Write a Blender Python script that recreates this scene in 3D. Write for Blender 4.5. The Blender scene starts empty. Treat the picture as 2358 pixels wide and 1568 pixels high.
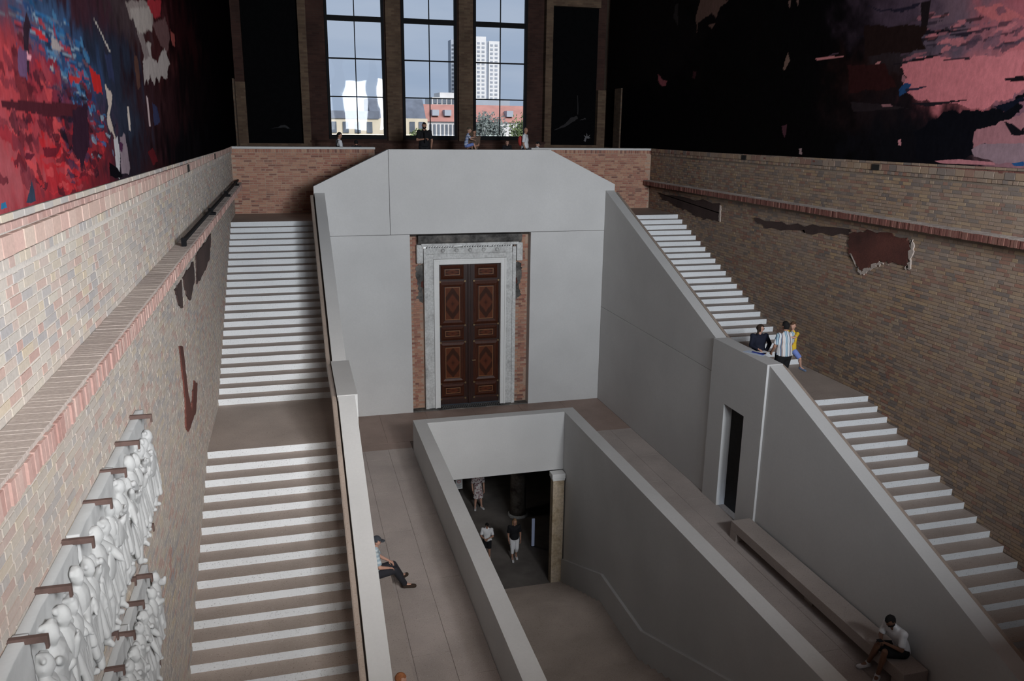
import bpy, bmesh, math, random
import numpy as np
from mathutils import Vector, Matrix

# ---------------------------------------------------------------- camera, world, sun, window light, exposure
scn = bpy.context.scene
COL = scn.collection
CAM_POS = Vector((-5.80718, -27.04713, 3.01918))
cam_data = bpy.data.cameras.new('camera')
cam_data.sensor_width = 36.0
cam_data.lens = 28.4074
cam_data.clip_end = 3000
cam = bpy.data.objects.new('camera', cam_data)
_R = Vector((0.96591116, -0.25861950, 0.01147137))
_U = Vector((0.05543180, 0.24990906, 0.96668132))
_F = Vector((0.25286944, 0.93309239, -0.25572569))
cam.matrix_world = Matrix(((_R.x, _U.x, -_F.x, CAM_POS.x), (_R.y, _U.y, -_F.y, CAM_POS.y),
                           (_R.z, _U.z, -_F.z, CAM_POS.z), (0, 0, 0, 1)))
COL.objects.link(cam)
scn.camera = cam

scn.view_settings.view_transform = 'Standard'
scn.view_settings.look = 'None'
scn.view_settings.gamma = 1.0
scn.view_settings.use_curve_mapping = False
scn.view_settings.exposure = 0.1
scn.cycles.use_denoising = True
scn.cycles.use_adaptive_sampling = True
scn.cycles.adaptive_threshold = 0.02
scn.cycles.max_bounces = 6
scn.cycles.diffuse_bounces = 4
scn.cycles.transparent_max_bounces = 8
scn.cycles.caustics_reflective = False
scn.cycles.caustics_refractive = False
scn.cycles.sample_clamp_indirect = 4.0

SKY_STRENGTH = 1.9
SUN_STRENGTH = 12.0
SKYLIGHT_POWER = 1800.0

world = bpy.data.worlds.new('sky_world')
scn.world = world
world.use_nodes = True
_wn = world.node_tree.nodes
_wl = world.node_tree.links
_wn.clear()
_wo = _wn.new('ShaderNodeOutputWorld')
_wb = _wn.new('ShaderNodeBackground')
_wb.inputs['Strength'].default_value = SKY_STRENGTH
_tc = _wn.new('ShaderNodeTexCoord')
_mp = _wn.new('ShaderNodeMapping')
_mp.inputs['Scale'].default_value = (2.0, 2.0, 9.0)
_nz = _wn.new('ShaderNodeTexNoise')
_nz.inputs['Scale'].default_value = 2.2
_nz.inputs['Detail'].default_value = 6
_cr = _wn.new('ShaderNodeValToRGB')
_cr.color_ramp.elements[0].position = 0.35
_cr.color_ramp.elements[0].color = (0.47, 0.60, 0.80, 1)
_cr.color_ramp.elements[1].position = 0.72
_cr.color_ramp.elements[1].color = (0.62, 0.73, 0.90, 1)
_wl.new(_tc.outputs['Generated'], _mp.inputs['Vector'])
_wl.new(_mp.outputs['Vector'], _nz.inputs['Vector'])
_wl.new(_nz.outputs['Fac'], _cr.inputs['Fac'])
_wl.new(_cr.outputs['Color'], _wb.inputs['Color'])
_wl.new(_wb.outputs['Background'], _wo.inputs['Surface'])

# hazy afternoon sun, coming in over the rear gallery from behind the viewer and from the south side
sun_d = bpy.data.lights.new('sun', 'SUN')
sun_d.energy = SUN_STRENGTH
sun_d.angle = math.radians(40)
sun_d.color = (1.0, 0.95, 0.89)
sun = bpy.data.objects.new('sun', sun_d)
SUN_DIR = Vector((-0.31, 0.75, -0.58)).normalized()
sun.rotation_euler = SUN_DIR.to_track_quat('-Z', 'Y').to_euler()
sun.location = (20, -60, 40)
COL.objects.link(sun)

# daylight entering by the three tall windows of the rear end wall (same bays as the windows in view)
REAR_Y = -31.6
for _x, _share in ((-3.02, 0.15), (0.0, 0.75), (3.02, 2.1)):   # the bay on the sun's side is the brightest
    ld = bpy.data.lights.new('rear_window_daylight', 'AREA')
    ld.shape = 'RECTANGLE'
    ld.size = 2.1
    ld.size_y = 4.0
    ld.energy = SKYLIGHT_POWER * _share
    ld.color = (0.89, 0.945, 1.0)
    lo = bpy.data.objects.new('rear_window_daylight', ld)
    lo.location = (_x, REAR_Y + 0.05, 4.7)
    lo.rotation_euler = Vector((0, 1, 0)).to_track_quat('-Z', 'Z').to_euler()
    COL.objects.link(lo)

# ---------------------------------------------------------------- dimensions (metres; z = 0 is the upper stair landing)
H = 0.145; T = 0.3683; L = 2.8648; W = 7.737
NUP = 23
ZL = -NUP * H                  # intermediate landing
YL0 = -22 * T                  # its far edge
YL1 = YL0 - L                  # its near edge
ZF = -6.76                     # main floor
ZG = 1.35                      # gallery floor
YB = 2.62                      # brick gallery front
YE = 7.6                       # end wall
ZV = -11.7                     # vestibule floor
YREAR = -31.5
Z_CEIL = 13.5

# ---------------------------------------------------------------- helpers
rng = random.Random(7)
npr = np.random.RandomState(11)

def link(o, parent=None):
    COL.objects.link(o)
    if parent is not None:
        o.parent = parent
    return o

def tag(o, label, cat=None, group=None, kind=None):
    o['label'] = label
    if cat: o['category'] = cat
    if group: o['group'] = group
    if kind: o['kind'] = kind
    return o

def empty(name, loc=(0, 0, 0), rz=0.0, parent=None):
    o = bpy.data.objects.new(name, None)
    o.empty_display_size = 0.2
    o.location = loc
    o.rotation_euler = (0, 0, rz)
    return link(o, parent)

class MB:
    """collects verts / faces / material slots"""
    def __init__(self):
        self.v = []; self.f = []; self.m = []
    def quad(self, a, b, c, d, m=0):
        i = len(self.v); self.v += [tuple(a), tuple(b), tuple(c), tuple(d)]
        self.f.append((i, i + 1, i + 2, i + 3)); self.m.append(m)
    def box(self, x0, x1, y0, y1, z0, z1, m=0, my=None, mz=None, mx=None, skip=''):
        if x0 > x1: x0, x1 = x1, x0
        if y0 > y1: y0, y1 = y1, y0
        if z0 > z1: z0, z1 = z1, z0
        i = len(self.v)
        self.v += [(x0, y0, z0), (x1, y0, z0), (x1, y1, z0), (x0, y1, z0), (x0, y0, z1), (x1, y0, z1), (x1, y1, z1), (x0, y1, z1)]
        F = [('b', (0, 3, 2, 1), m), ('t', (4, 5, 6, 7), mz if mz is not None else m), ('f', (0, 1, 5, 4), my if my is not None else m),
             ('r', (1, 2, 6, 5), mx if mx is not None else m), ('k', (2, 3, 7, 6), m), ('l', (3, 0, 4, 7), mx if mx is not None else m)]
        for k, f, mm in F:
            if k in skip: continue
            self.f.append(tuple(i + j for j in f)); self.m.append(mm)
    def prism(self, pts, axis, a0, a1, m=0, mcap=None):
        """extrude a 2-D outline; axis 'x': pts are (y,z); 'y': (x,z); 'z': (x,y)"""
        n = len(pts); i = len(self.v)
        def mk(p, a):
            return (a, p[0], p[1]) if axis == 'x' else ((p[0], a, p[1]) if axis == 'y' else (p[0], p[1], a))
        self.v += [mk(p, a0) for p in pts] + [mk(p, a1) for p in pts]
        mc = m if mcap is None else mcap
        self.f.append(tuple(i + j for j in range(n))); self.m.append(mc)
        self.f.append(tuple(i + n + j for j in reversed(range(n)))); self.m.append(mc)
        for j in range(n):
            k = (j + 1) % n
            self.f.append((i + k, i + j, i + n + j, i + n + k)); self.m.append(m)
    def tube(self, pts, r, seg=8, m=0, caps=True):
        pts = [Vector(p) for p in pts]
        rs = r if isinstance(r, (list, tuple)) else [r] * len(pts)
        base = len(self.v); up = Vector((0, 0, 1))
        for k, pnt in enumerate(pts):
            d = (pts[min(k + 1, len(pts) - 1)] - pts[max(k - 1, 0)]).normalized()
            u = d.cross(up)
            if u.length < 1e-3: u = Vector((1, 0, 0))
            u.normalize(); w = d.cross(u).normalized()
            for s in range(seg):
                a = 2 * math.pi * s / seg
                self.v.append(tuple(pnt + (u * math.cos(a) + w * math.sin(a)) * rs[k]))
        for k in range(len(pts) - 1):
            for s in range(seg):
                s2 = (s + 1) % seg
                self.f.append((base + k * seg + s, base + k * seg + s2, base + (k + 1) * seg + s2, base + (k + 1) * seg + s)); self.m.append(m)
        if caps:
            self.f.append(tuple(base + s for s in reversed(range(seg)))); self.m.append(m)
            e = base + (len(pts) - 1) * seg
            self.f.append(tuple(e + s for s in range(seg))); self.m.append(m)
    def lathe(self, prof, cx, cy, seg=16, m=0):
        base = len(self.v); n = len(prof)
        for r, z in prof:
            for s in range(seg):
                a = 2 * math.pi * s / seg
                self.v.append((cx + r * math.cos(a), cy + r * math.sin(a), z))
        for k in range(n - 1):
            for s in range(seg):
                s2 = (s + 1) % seg
                self.f.append((base + k * seg + s, base + k * seg + s2, base + (k + 1) * seg + s2, base + (k + 1) * seg + s)); self.m.append(m)
        self.f.append(tuple(base + s for s in reversed(range(seg)))); self.m.append(m)
        self.f.append(tuple(base + (n - 1) * seg + s for s in range(seg))); self.m.append(m)
    def ellipsoid(self, c, r, seg=12, rings=8, m=0):
        prof = []
        base = len(self.v)
        for k in range(rings + 1):
            th = math.pi * k / rings
            for s in range(seg):
                a = 2 * math.pi * s / seg
                self.v.append((c[0] + r[0] * math.sin(th) * math.cos(a), c[1] + r[1] * math.sin(th) * math.sin(a), c[2] - r[2] * math.cos(th)))
        for k in range(rings):
            for s in range(seg):
                s2 = (s + 1) % seg
                self.f.append((base + k * seg + s, base + k * seg + s2, base + (k + 1) * seg + s2, base + (k + 1) * seg + s)); self.m.append(m)
    def build(self, name, mats, parent=None, smooth=False, bevel=0.0, fix=True):
        me = bpy.data.meshes.new(name)
        me.from_pydata(self.v, [], self.f)
        if not isinstance(mats, (list, tuple)): mats = [mats]
        for m in mats: me.materials.append(m)
        me.polygons.foreach_set('material_index', self.m)
        if fix:
            bm = bmesh.new(); bm.from_mesh(me)
            bmesh.ops.recalc_face_normals(bm, faces=bm.faces)
            bm.to_mesh(me); bm.free()
        if smooth:
            me.polygons.foreach_set('use_smooth', [True] * len(me.polygons))
        me.update()
        o = bpy.data.objects.new(name, me)
        link(o, parent)
        if bevel > 0:
            b = o.modifiers.new('bevel', 'BEVEL'); b.width = bevel; b.segments = 2; b.limit_method = 'ANGLE'
        return o

def boxo(name, mats, x0, x1, y0, y1, z0, z1, parent=None, bevel=0.0, **k):
    b = MB(); b.box(x0, x1, y0, y1, z0, z1, **k)
    return b.build(name, mats, parent, bevel=bevel, fix=False)

# ---------------------------------------------------------------- materials
def srgb(r, g, b):
    def f(c):
        c /= 255.0
        return c / 12.92 if c <= 0.04045 else ((c + 0.055) / 1.055) ** 2.4
    return (f(r), f(g), f(b), 1.0)

class NT:
    def __init__(self, name):
        self.mat = bpy.data.materials.new(name)
        self.mat.use_nodes = True
        self.n = self.mat.node_tree.nodes; self.l = self.mat.node_tree.links
        self.b = self.n['Principled BSDF']
        self.b.inputs['Roughness'].default_value = 0.8
        self.b.inputs['Specular IOR Level'].default_value = 0.25
    def node(self, t, **k):
        nd = self.n.new(t)
        for a, v in k.items():
            if hasattr(nd, a): setattr(nd, a, v)
            else: nd.inputs[a].default_value = v
        return nd
    def pos(self, scale=(1, 1, 1)):
        g = self.node('ShaderNodeNewGeometry'); m = self.node('ShaderNodeMapping')
        m.inputs['Scale'].default_value = scale
        self.l.new(g.outputs['Position'], m.inputs['Vector'])
        return m.outputs['Vector']
    def noise(self, scale, detail=4, rough=0.55, vec=None, sc=(1, 1, 1)):
        nz = self.node('ShaderNodeTexNoise', Scale=scale, Detail=detail, Roughness=rough)
        self.l.new(vec if vec is not None else self.pos(sc), nz.inputs['Vector'])
        return nz.outputs['Fac']
    def ramp(self, fac, stops, interp='LINEAR'):
        r = self.node('ShaderNodeValToRGB'); cr = r.color_ramp; cr.interpolation = interp
        while len(cr.elements) < len(stops): cr.elements.new(0.5)
        for e, (p, c) in zip(cr.elements, stops):
            e.position = p; e.color = c
        self.l.new(fac, r.inputs['Fac'])
        return r.outputs['Color']
    def mix(self, fac, a, b, mode='MIX'):
        m = self.node('ShaderNodeMix', data_type='RGBA', blend_type=mode)
        for s, v in ((m.inputs[0], fac), (m.inputs[6], a), (m.inputs[7], b)):
            if hasattr(v, 'links'): self.l.new(v, s)
            else: s.default_value = v
        return m.outputs[2]
    def math(self, op, a, b=0.0, clamp=False):
        m = self.node('ShaderNodeMath', operation=op, use_clamp=clamp)
        for s, v in ((m.inputs[0], a), (m.inputs[1], b)):
            if hasattr(v, 'links'): self.l.new(v, s)
            else: s.default_value = v
        return m.outputs[0]
    def base(self, c):
        if hasattr(c, 'links'): self.l.new(c, self.b.inputs['Base Color'])
        else: self.b.inputs['Base Color'].default_value = c
    def bump(self, h, strength=0.3, dist=0.01):
        b = self.node('ShaderNodeBump', Strength=strength, Distance=dist)
        self.l.new(h, b.inputs['Height']); self.l.new(b.outputs['Normal'], self.b.inputs['Normal'])
    def attr(self, name):
        a = self.node('ShaderNodeAttribute'); a.attribute_name = name
        return a

def simple(name, col, rough=0.7, var=0.12, scale=6.0, metal=0.0, spec=0.25):
    t = NT(name)
    n = t.noise(scale, 4)
    c = t.ramp(n, [(0.3, tuple(x * (1 - var) for x in col[:3]) + (1,)), (0.7, tuple(min(1, x * (1 + var)) for x in col[:3]) + (1,))])
    t.base(c); t.b.inputs['Roughness'].default_value = rough; t.b.inputs['Metallic'].default_value = metal
    t.b.inputs['Specular IOR Level'].default_value = spec
    return t.mat

def terrazzo(name, col, speck_dark, speck_light, blotch=0.12, rough=0.55):
    """aggregate concrete: base tone, cloudy wear, fine dark and pale chips"""
    t = NT(name)
    cl = t.noise(0.9, 5)
    c = t.ramp(cl, [(0.3, tuple(x * (1 - blotch) for x in col[:3]) + (1,)), (0.7, tuple(x * (1 + blotch) for x in col[:3]) + (1,))])
    f1 = t.noise(38.0, 2, 0.6)
    c = t.mix(t.ramp(f1, [(0.60, (0, 0, 0, 1)), (0.70, (0.55, 0.55, 0.55, 1))]), c, speck_dark)
    f2 = t.noise(46.0, 2, 0.6, sc=(1.13, 1.07, 0.97))
    c = t.mix(t.ramp(f2, [(0.62, (0, 0, 0, 1)), (0.72, (0.6, 0.6, 0.6, 1))]), c, speck_light)
    v = t.node('ShaderNodeTexVoronoi', Scale=5.0); t.l.new(t.pos(), v.inputs['Vector'])
    c = t.mix(t.ramp(v.outputs['Distance'], [(0.03, (0.8, 0.8, 0.8, 1)), (0.05, (0, 0, 0, 1))]), c, speck_dark)
    t.base(c); t.b.inputs['Roughness'].default_value = rough
    return t.mat

def cast_concrete(name, col):
    t = NT(name)
    a = t.noise(0.55, 5); b = t.noise(22.0, 3)
    c = t.ramp(a, [(0.3, tuple(x * 0.93 for x in col[:3]) + (1,)), (0.7, tuple(x * 1.05 for x in col[:3]) + (1,))])
    c = t.mix(t.ramp(b, [(0.35, (0.18, 0.18, 0.18, 1)), (0.65, (0, 0, 0, 1))]), c, tuple(x * 0.8 for x in col[:3]) + (1,))
    t.base(c); t.b.inputs['Roughness'].default_value = 0.7
    t.bump(b, 0.05, 0.005)
    return t.mat

def brick_mat(name, palette, haze, haze_amt, sc=0.5):
    """colour picked per brick by the stored value 'rnd', washed by irregular lime haze and kiln staining"""
    t = NT(name)
    at = t.attr('rnd')
    n = len(palette)
    c = t.ramp(at.outputs['Fac'], [(i / n, p) for i, p in enumerate(palette)], 'CONSTANT')
    fine = t.noise(26.0, 4, 0.65)
    c = t.mix(0.35, c, t.ramp(fine, [(0.3, (0.45, 0.45, 0.45, 1)), (0.7, (1.35, 1.35, 1.35, 1))]), 'MULTIPLY')
    big = t.noise(sc, 6, 0.6)
    amt = t.ramp(big, [(0.32, (haze_amt * 0.35,) * 3 + (1,)), (0.62, (haze_amt,) * 3 + (1,))])
    c = t.mix(amt, c, haze)
    t.base(c); t.b.inputs['Roughness'].default_value = 0.9
    t.bump(fine, 0.35, 0.006)
    return t.mat

def mortar_mat(name, col, dirt):
    t = NT(name)
    a = t.noise(0.7, 6, 0.6); b = t.noise(30, 3)
    c = t.ramp(a, [(0.3, dirt), (0.62, col)])
    c = t.mix(0.3, c, t.ramp(b, [(0.3, (0.5, 0.5, 0.5, 1)), (0.7, (1.3, 1.3, 1.3, 1))]), 'MULTIPLY')
    t.base(c); t.b.inputs['Roughness'].default_value = 0.95
    t.bump(b, 0.4, 0.01)
    return t.mat

def brick_texture(name, c1, c2, cm, axis='xz'):
    """flat brickwork for masonry too far away to tell the bricks apart"""
    t = NT(name)
    g = t.node('ShaderNodeNewGeometry'); s = t.node('ShaderNodeSeparateXYZ'); cb = t.node('ShaderNodeCombineXYZ')
    t.l.new(g.outputs['Position'], s.inputs[0])
    t.l.new(s.outputs['X' if axis == 'xz' else 'Y'], cb.inputs[0]); t.l.new(s.outputs['Z'], cb.inputs[1])
    bk = t.node('ShaderNodeTexBrick'); bk.inputs['Scale'].default_value = 1.0
    bk.inputs['Brick Width'].default_value = 0.26; bk.inputs['Row Height'].default_value = 0.078; bk.inputs['Mortar Size'].default_value = 0.006
    bk.inputs['Color1'].default_value = c1; bk.inputs['Color2'].default_value = c2; bk.inputs['Mortar'].default_value = cm
    t.l.new(cb.outputs[0], bk.inputs['Vector'])
    n = t.noise(1.3, 5)
    c = t.mix(0.5, bk.outputs['Color'], t.ramp(n, [(0.3, (0.5, 0.5, 0.5, 1)), (0.7, (1.4, 1.4, 1.4, 1))]), 'MULTIPLY')
    t.base(c); t.b.inputs['Roughness'].default_value = 0.9
    return t.mat

M = {}
M['concrete'] = cast_concrete('cast_concrete', (0.57, 0.56, 0.55, 1))
M['coping'] = cast_concrete('coping_concrete', (0.55, 0.54, 0.525, 1))
M['riser'] = terrazzo('stair_riser_terrazzo', (0.66, 0.675, 0.69, 1), (0.26, 0.25, 0.25, 1), (0.82, 0.83, 0.84, 1), 0.06)
M['tread'] = terrazzo('stair_tread_terrazzo', (0.345, 0.285, 0.25, 1), (0.14, 0.105, 0.09, 1), (0.53, 0.48, 0.45, 1), 0.14)  # riser concrete again, browned: weaker light and foot dirt put in the colour
M['floor'] = terrazzo('floor_terrazzo', (0.42, 0.36, 0.33, 1), (0.2, 0.15, 0.13, 1), (0.62, 0.57, 0.54, 1), 0.13)
M['floor_red'] = terrazzo('floor_terrazzo_reddish', (0.31, 0.225, 0.19, 1), (0.15, 0.10, 0.08, 1), (0.46, 0.38, 0.34, 1), 0.16)
M['joint'] = simple('dark_joint', (0.05, 0.04, 0.035, 1), 0.9)
M['floor_joint'] = simple('floor_joint_grout', (0.17, 0.13, 0.115, 1), 0.9)
M['handrail'] = terrazzo('handrail_stone', (0.35, 0.28, 0.235, 1), (0.2, 0.13, 0.09, 1), (0.55, 0.48, 0.42, 1), 0.15, 0.35)
PAL_L = [srgb(*c) for c in [(176, 164, 154), (170, 156, 142), (178, 158, 146), (166, 158, 150), (184, 166, 140), (174, 150, 140), (152, 148, 148), (180, 170, 160), (172, 136, 124), (176, 162, 144), (144, 141, 143), (182, 172, 158), (166, 126, 116), (172, 160, 150)]]
PAL_R = [srgb(*c) for c in [(160, 132, 106), (148, 124, 104), (168, 138, 106), (154, 130, 112), (142, 116, 96), (174, 146, 112), (158, 134, 118), (128, 112, 104), (150, 104, 86), (164, 142, 118), (112, 102, 98), (158, 128, 100), (138, 96, 82), (156, 136, 120)]]
PAL_E = [srgb(*c) for c in [(160, 104, 88), (150, 96, 82), (170, 122, 100), (142, 84, 72), (176, 134, 110), (120, 70, 62), (160, 112, 92), (172, 128, 106), (104, 64, 60), (166, 116, 96), (150, 104, 88), (178, 140, 116)]]
PAL_RED = [srgb(*c) for c in [(164, 132, 124), (158, 122, 114), (170, 142, 133), (152, 114, 106), (172, 146, 137), (162, 128, 120)]]
PAL_BAND = [srgb(*c) for c in [(190, 160, 148), (182, 150, 138), (194, 170, 158), (178, 142, 132), (186, 164, 150), (190, 150, 140)]]
PAL_LEDGE = [srgb(*c) for c in [(124, 80, 71), (116, 69, 62), (132, 89, 78), (109, 64, 58), (136, 97, 86), (121, 74, 66)]]
HAZE_L = srgb(180, 170, 161); HAZE_R = srgb(148, 132, 120)
M['brick_l'] = brick_mat('pale_washed_brick', PAL_L, HAZE_L, 0.72)
M['brick_r'] = brick_mat('brown_brick', PAL_R, HAZE_R, 0.5)
M['brick_e'] = brick_mat('red_brick', PAL_E, srgb(176, 140, 122), 0.35)
M['brick_red'] = brick_mat('rose_brick', PAL_RED, srgb(190, 160, 150), 0.4)
M['brick_band'] = brick_mat('pink_block', PAL_BAND, srgb(190, 170, 158), 0.5)
M['brick_ledge'] = brick_mat('ledge_red_brick', PAL_LEDGE, srgb(136, 102, 92), 0.3)
M['mortar_l'] = mortar_mat('pale_mortar', srgb(196, 187, 178), srgb(180, 170, 162))
M['mortar_r'] = mortar_mat('grey_mortar', srgb(146, 130, 116), srgb(108, 96, 86))
M['mortar_e'] = mortar_mat('cream_mortar', srgb(178, 152, 134), srgb(150, 124, 110))
M['ledge_top'] = mortar_mat('weathered_ledge_top', srgb(170, 158, 150), srgb(150, 138, 132))
M['stain'] = mortar_mat('dark_render_remnant', srgb(78, 62, 58), srgb(52, 40, 38))
M['stain_red'] = mortar_mat('red_render_remnant', srgb(104, 62, 54), srgb(66, 42, 38))
M['plaster_edge'] = mortar_mat('broken_plaster_edge', srgb(190, 176, 166), srgb(150, 136, 128))
M['dark_metal'] = simple('dark_bronze_metal', (0.006, 0.006, 0.007, 1), 0.6, metal=0.0, spec=0.08)
M['rust_metal'] = simple('brown_iron', srgb(92, 74, 69), 0.6, 0.2, 12)
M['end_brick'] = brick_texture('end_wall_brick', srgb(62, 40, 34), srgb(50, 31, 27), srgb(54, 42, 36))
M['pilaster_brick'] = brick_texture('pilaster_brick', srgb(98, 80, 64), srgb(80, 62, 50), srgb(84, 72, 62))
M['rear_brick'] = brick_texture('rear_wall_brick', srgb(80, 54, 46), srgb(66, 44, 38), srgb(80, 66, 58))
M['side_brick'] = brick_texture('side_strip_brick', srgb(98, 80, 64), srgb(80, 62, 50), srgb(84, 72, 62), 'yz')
M['plaster_white'] = cast_concrete('white_plaster', (0.72, 0.71, 0.69, 1))
M['timber'] = simple('dark_timber', (0.09, 0.06, 0.045, 1), 0.8)
M['black_paint'] = simple('black_mural_ground', (0.004, 0.004, 0.0045, 1), 0.8, spec=0.0)
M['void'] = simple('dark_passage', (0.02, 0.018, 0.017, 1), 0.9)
# ---------------------------------------------------------------- brickwork
_brick_mesh = {}
def brick_mesh(lu, lz, dep, rb, mat, axis):
    key = (round(lu, 3), round(lz, 3), rb, mat.name, axis)
    if key in _brick_mesh: return _brick_mesh[key]
    b = MB()
    if axis == 'x': b.box(-dep / 2, dep / 2, -lu / 2, lu / 2, -lz / 2, lz / 2)
    else: b.box(-lu / 2, lu / 2, -dep / 2, dep / 2, -lz / 2, lz / 2)
    me = bpy.data.meshes.new('brick')
    me.from_pydata(b.v, [], b.f)
    me.materials.append(mat)
    a = me.attributes.new('rnd', 'FLOAT', 'FACE')
    a.data.foreach_set('value', [(rb + 0.5) / 16.0] * len(b.f))
    me.update()
    _brick_mesh[key] = me
    return me

def lay_bricks(parent, bricks, mat, axis, plane, sign, dep=0.06, nmax=300, name='brick', cap_mat=None):
    """bricks: rows (u, z, lu, lz, proud). axis 'x': wall plane x = plane, u is y; axis 'y': plane y = plane, u is x.
    sign: direction the wall faces along its axis. The nmax that show largest become parts, the rest one joined part."""
    if not bricks: return
    B = np.array(bricks, float)
    cen = plane + sign * (B[:, 4] - dep / 2)
    if axis == 'x': P = np.stack([cen, B[:, 0], B[:, 1]], 1)
    else: P = np.stack([B[:, 0], cen, B[:, 1]], 1)
    d = P - np.array(CAM_POS)
    dist = np.linalg.norm(d, axis=1)
    k = 0 if axis == 'x' else 1
    size = B[:, 2] * B[:, 3] * np.abs(d[:, k]) / dist ** 3
    fwd = d @ np.array(_F)
    uu = d @ np.array(_R) / np.maximum(fwd, 0.1); vv = d @ np.array(_U) / np.maximum(fwd, 0.1)
    inview = (fwd > 0.5) & (np.abs(uu) < 0.66) & (np.abs(vv) < 0.45)
    size = np.where(inview, size, 0)
    order = np.argsort(-size)
    rb = npr.randint(0, 16, len(B))
    one = order[:nmax]
    for i in one:
        me = brick_mesh(B[i, 2], B[i, 3], dep, int(rb[i]), mat, axis)
        o = bpy.data.objects.new(name, me)
        o.location = P[i]
        link(o, parent)
    rest = order[nmax:]
    if len(rest) == 0: return
    n = len(rest)
    hu = B[rest, 2] / 2; hz = B[rest, 3] / 2; hd = np.full(n, dep / 2)
    if axis == 'x': hx, hy = hd, hu
    else: hx, hy = hu, hd
    sg = np.array([(-1, -1, -1), (1, -1, -1), (1, 1, -1), (-1, 1, -1), (-1, -1, 1), (1, -1, 1), (1, 1, 1), (-1, 1, 1)], float)
    V = P[rest][:, None, :] + sg[None] * np.stack([hx, hy, hz], 1)[:, None, :]
    F0 = np.array([(0, 3, 2, 1), (4, 5, 6, 7), (0, 1, 5, 4), (1, 2, 6, 5), (2, 3, 7, 6), (3, 0, 4, 7)])
    Fc = (np.arange(n)[:, None, None] * 8 + F0[None]).reshape(-1, 4)
    me = bpy.data.meshes.new(name + 's')
    me.from_pydata(V.reshape(-1, 3).tolist(), [], Fc.tolist())
    me.materials.append(mat)
    a = me.attributes.new('rnd', 'FLOAT', 'FACE')
    a.data.foreach_set('value', np.repeat((rb[rest] + 0.5) / 16.0, 6))
    me.update()
    o = bpy.data.objects.new(name + 's', me)
    o['kind'] = 'stuff'
    link(o, parent)

def courses(u0, u1, z0, z1, keep=None, pitch=0.078, ls=0.243, lh=0.118, lz=0.064, joint=0.013, seed=1, proud=0.012):
    r = random.Random(seed); out = []
    z = z0 + pitch / 2; row = 0
    while z < z1 - lz / 2:
        u = u0 + (0.13 if row % 2 else 0.0) + r.uniform(-0.02, 0.02)
        while u < u1:
            l = lh if (r.random() < (0.5 if row % 2 else 0.18)) else ls
            if u + l > u1: break
            c = u + l / 2
            if keep is None or keep(c, z):
                out.append((c, z + r.uniform(-0.003, 0.003), l, lz, proud + r.uniform(-0.3, 0.45) * proud))
            u += l + joint
        z += pitch; row += 1
    return out

def band(u0, u1, zc, lu, lz, joint, proud, seed):
    r = random.Random(seed); out = []; u = u0
    while u + lu < u1:
        out.append((u + lu / 2, zc, lu, lz, proud + r.uniform(-0.004, 0.004))); u += lu + joint
    return out

def stair_line(y):
    """height of the walking line beside the wall at depth y"""
    if y > 0: return 0.0
    if y > YL0: return y * H / T
    if y > YL1: return ZL
    return ZL + (y - YL1) * H / T

# ---------------------------------------------------------------- side walls
def paint_edge(y):          # lower edge of the wall paintings
    return 2.41 - (y + 21.0) * (0.17 / 23.6)

def side_wall(sx, name, label, mat, mort, seed):
    px = sx * W
    b = MB()
    b.box(px, px + sx * 0.5, YREAR - 0.4, YE + 0.9, ZF - 6.0, Z_CEIL)
    w = b.build(name, mort, fix=False)
    tag(w, label, kind='structure')
    y0, y1 = -24.5, YB - 0.02
    keep_low = lambda y, z: z > stair_line(y) - 0.12
    br = courses(y0, y1, -7.0, 0.86, keep_low, seed=seed, proud=0.007)
    br += courses(y0, y1, 1.05, 2.03, None, seed=seed + 1, proud=0.007)
    lay_bricks(w, br, mat, 'x', px, -sx)
    # row of headers, tall pink blocks, red row, top course under the painting
    hb = band(y0, y1, 2.075, 0.112, 0.074, 0.014, 0.030, seed + 2)
    lay_bricks(w, hb, mat, 'x', px, -sx, 0.08, 120, 'header_brick')
    bl = band(y0, y1, 2.195, 0.235, 0.140, 0.016, 0.045, seed + 3)
    vent_y = (-4.27, -10.25)
    lay_bricks(w, bl, M['brick_band'] if sx < 0 else mat, 'x', px, -sx, 0.09, 90, 'block')
    rr = [(u, paint_edge(u) - 0.093, l, z, p) for (u, z0_, l, z, p) in band(y0, y1, 2.3, 0.112, 0.052, 0.014, 0.04, seed + 4)]
    lay_bricks(w, rr, M['brick_red'] if sx < 0 else M['brick_ledge'], 'x', px, -sx, 0.09, 120, 'header_brick')
    tp = [(u, paint_edge(u) - 0.031, l, z, p) for (u, z0_, l, z, p) in band(y0, y1, 2.36, 0.243, 0.05, 0.014, 0.035, seed + 5)]
    lay_bricks(w, tp, mat, 'x', px, -sx, 0.09, 90, 'brick')
    for v in vent_y:
        vb = MB(); vb.box(px - sx * 0.002, px - sx * 0.056, v - 0.13, v + 0.13, 2.115, 2.255)  # proud dark block, coloured for the shade inside a vent hole
        vb.build('vent_dark_block', M['void'], w, fix=False)
    # painting canvas ends at a bare brick strip near the corner
    st = MB(); st.box(px - sx * 0.004, px - sx * 0.09, 5.72, 6.42, 2.1, 4.62)
    st.build('brick_strip', M['side_brick'], w, fix=False)
    return w

wall_left = side_wall(-1, 'wall_left', 'pale washed brick wall with plaster reliefs beside the bright stair', M['brick_l'], M['mortar_l'], 21)
wall_right = side_wall(1, 'wall_right', 'brown brick wall above the stair where three visitors stand', M['brick_r'], M['mortar_r'], 51)

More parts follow.
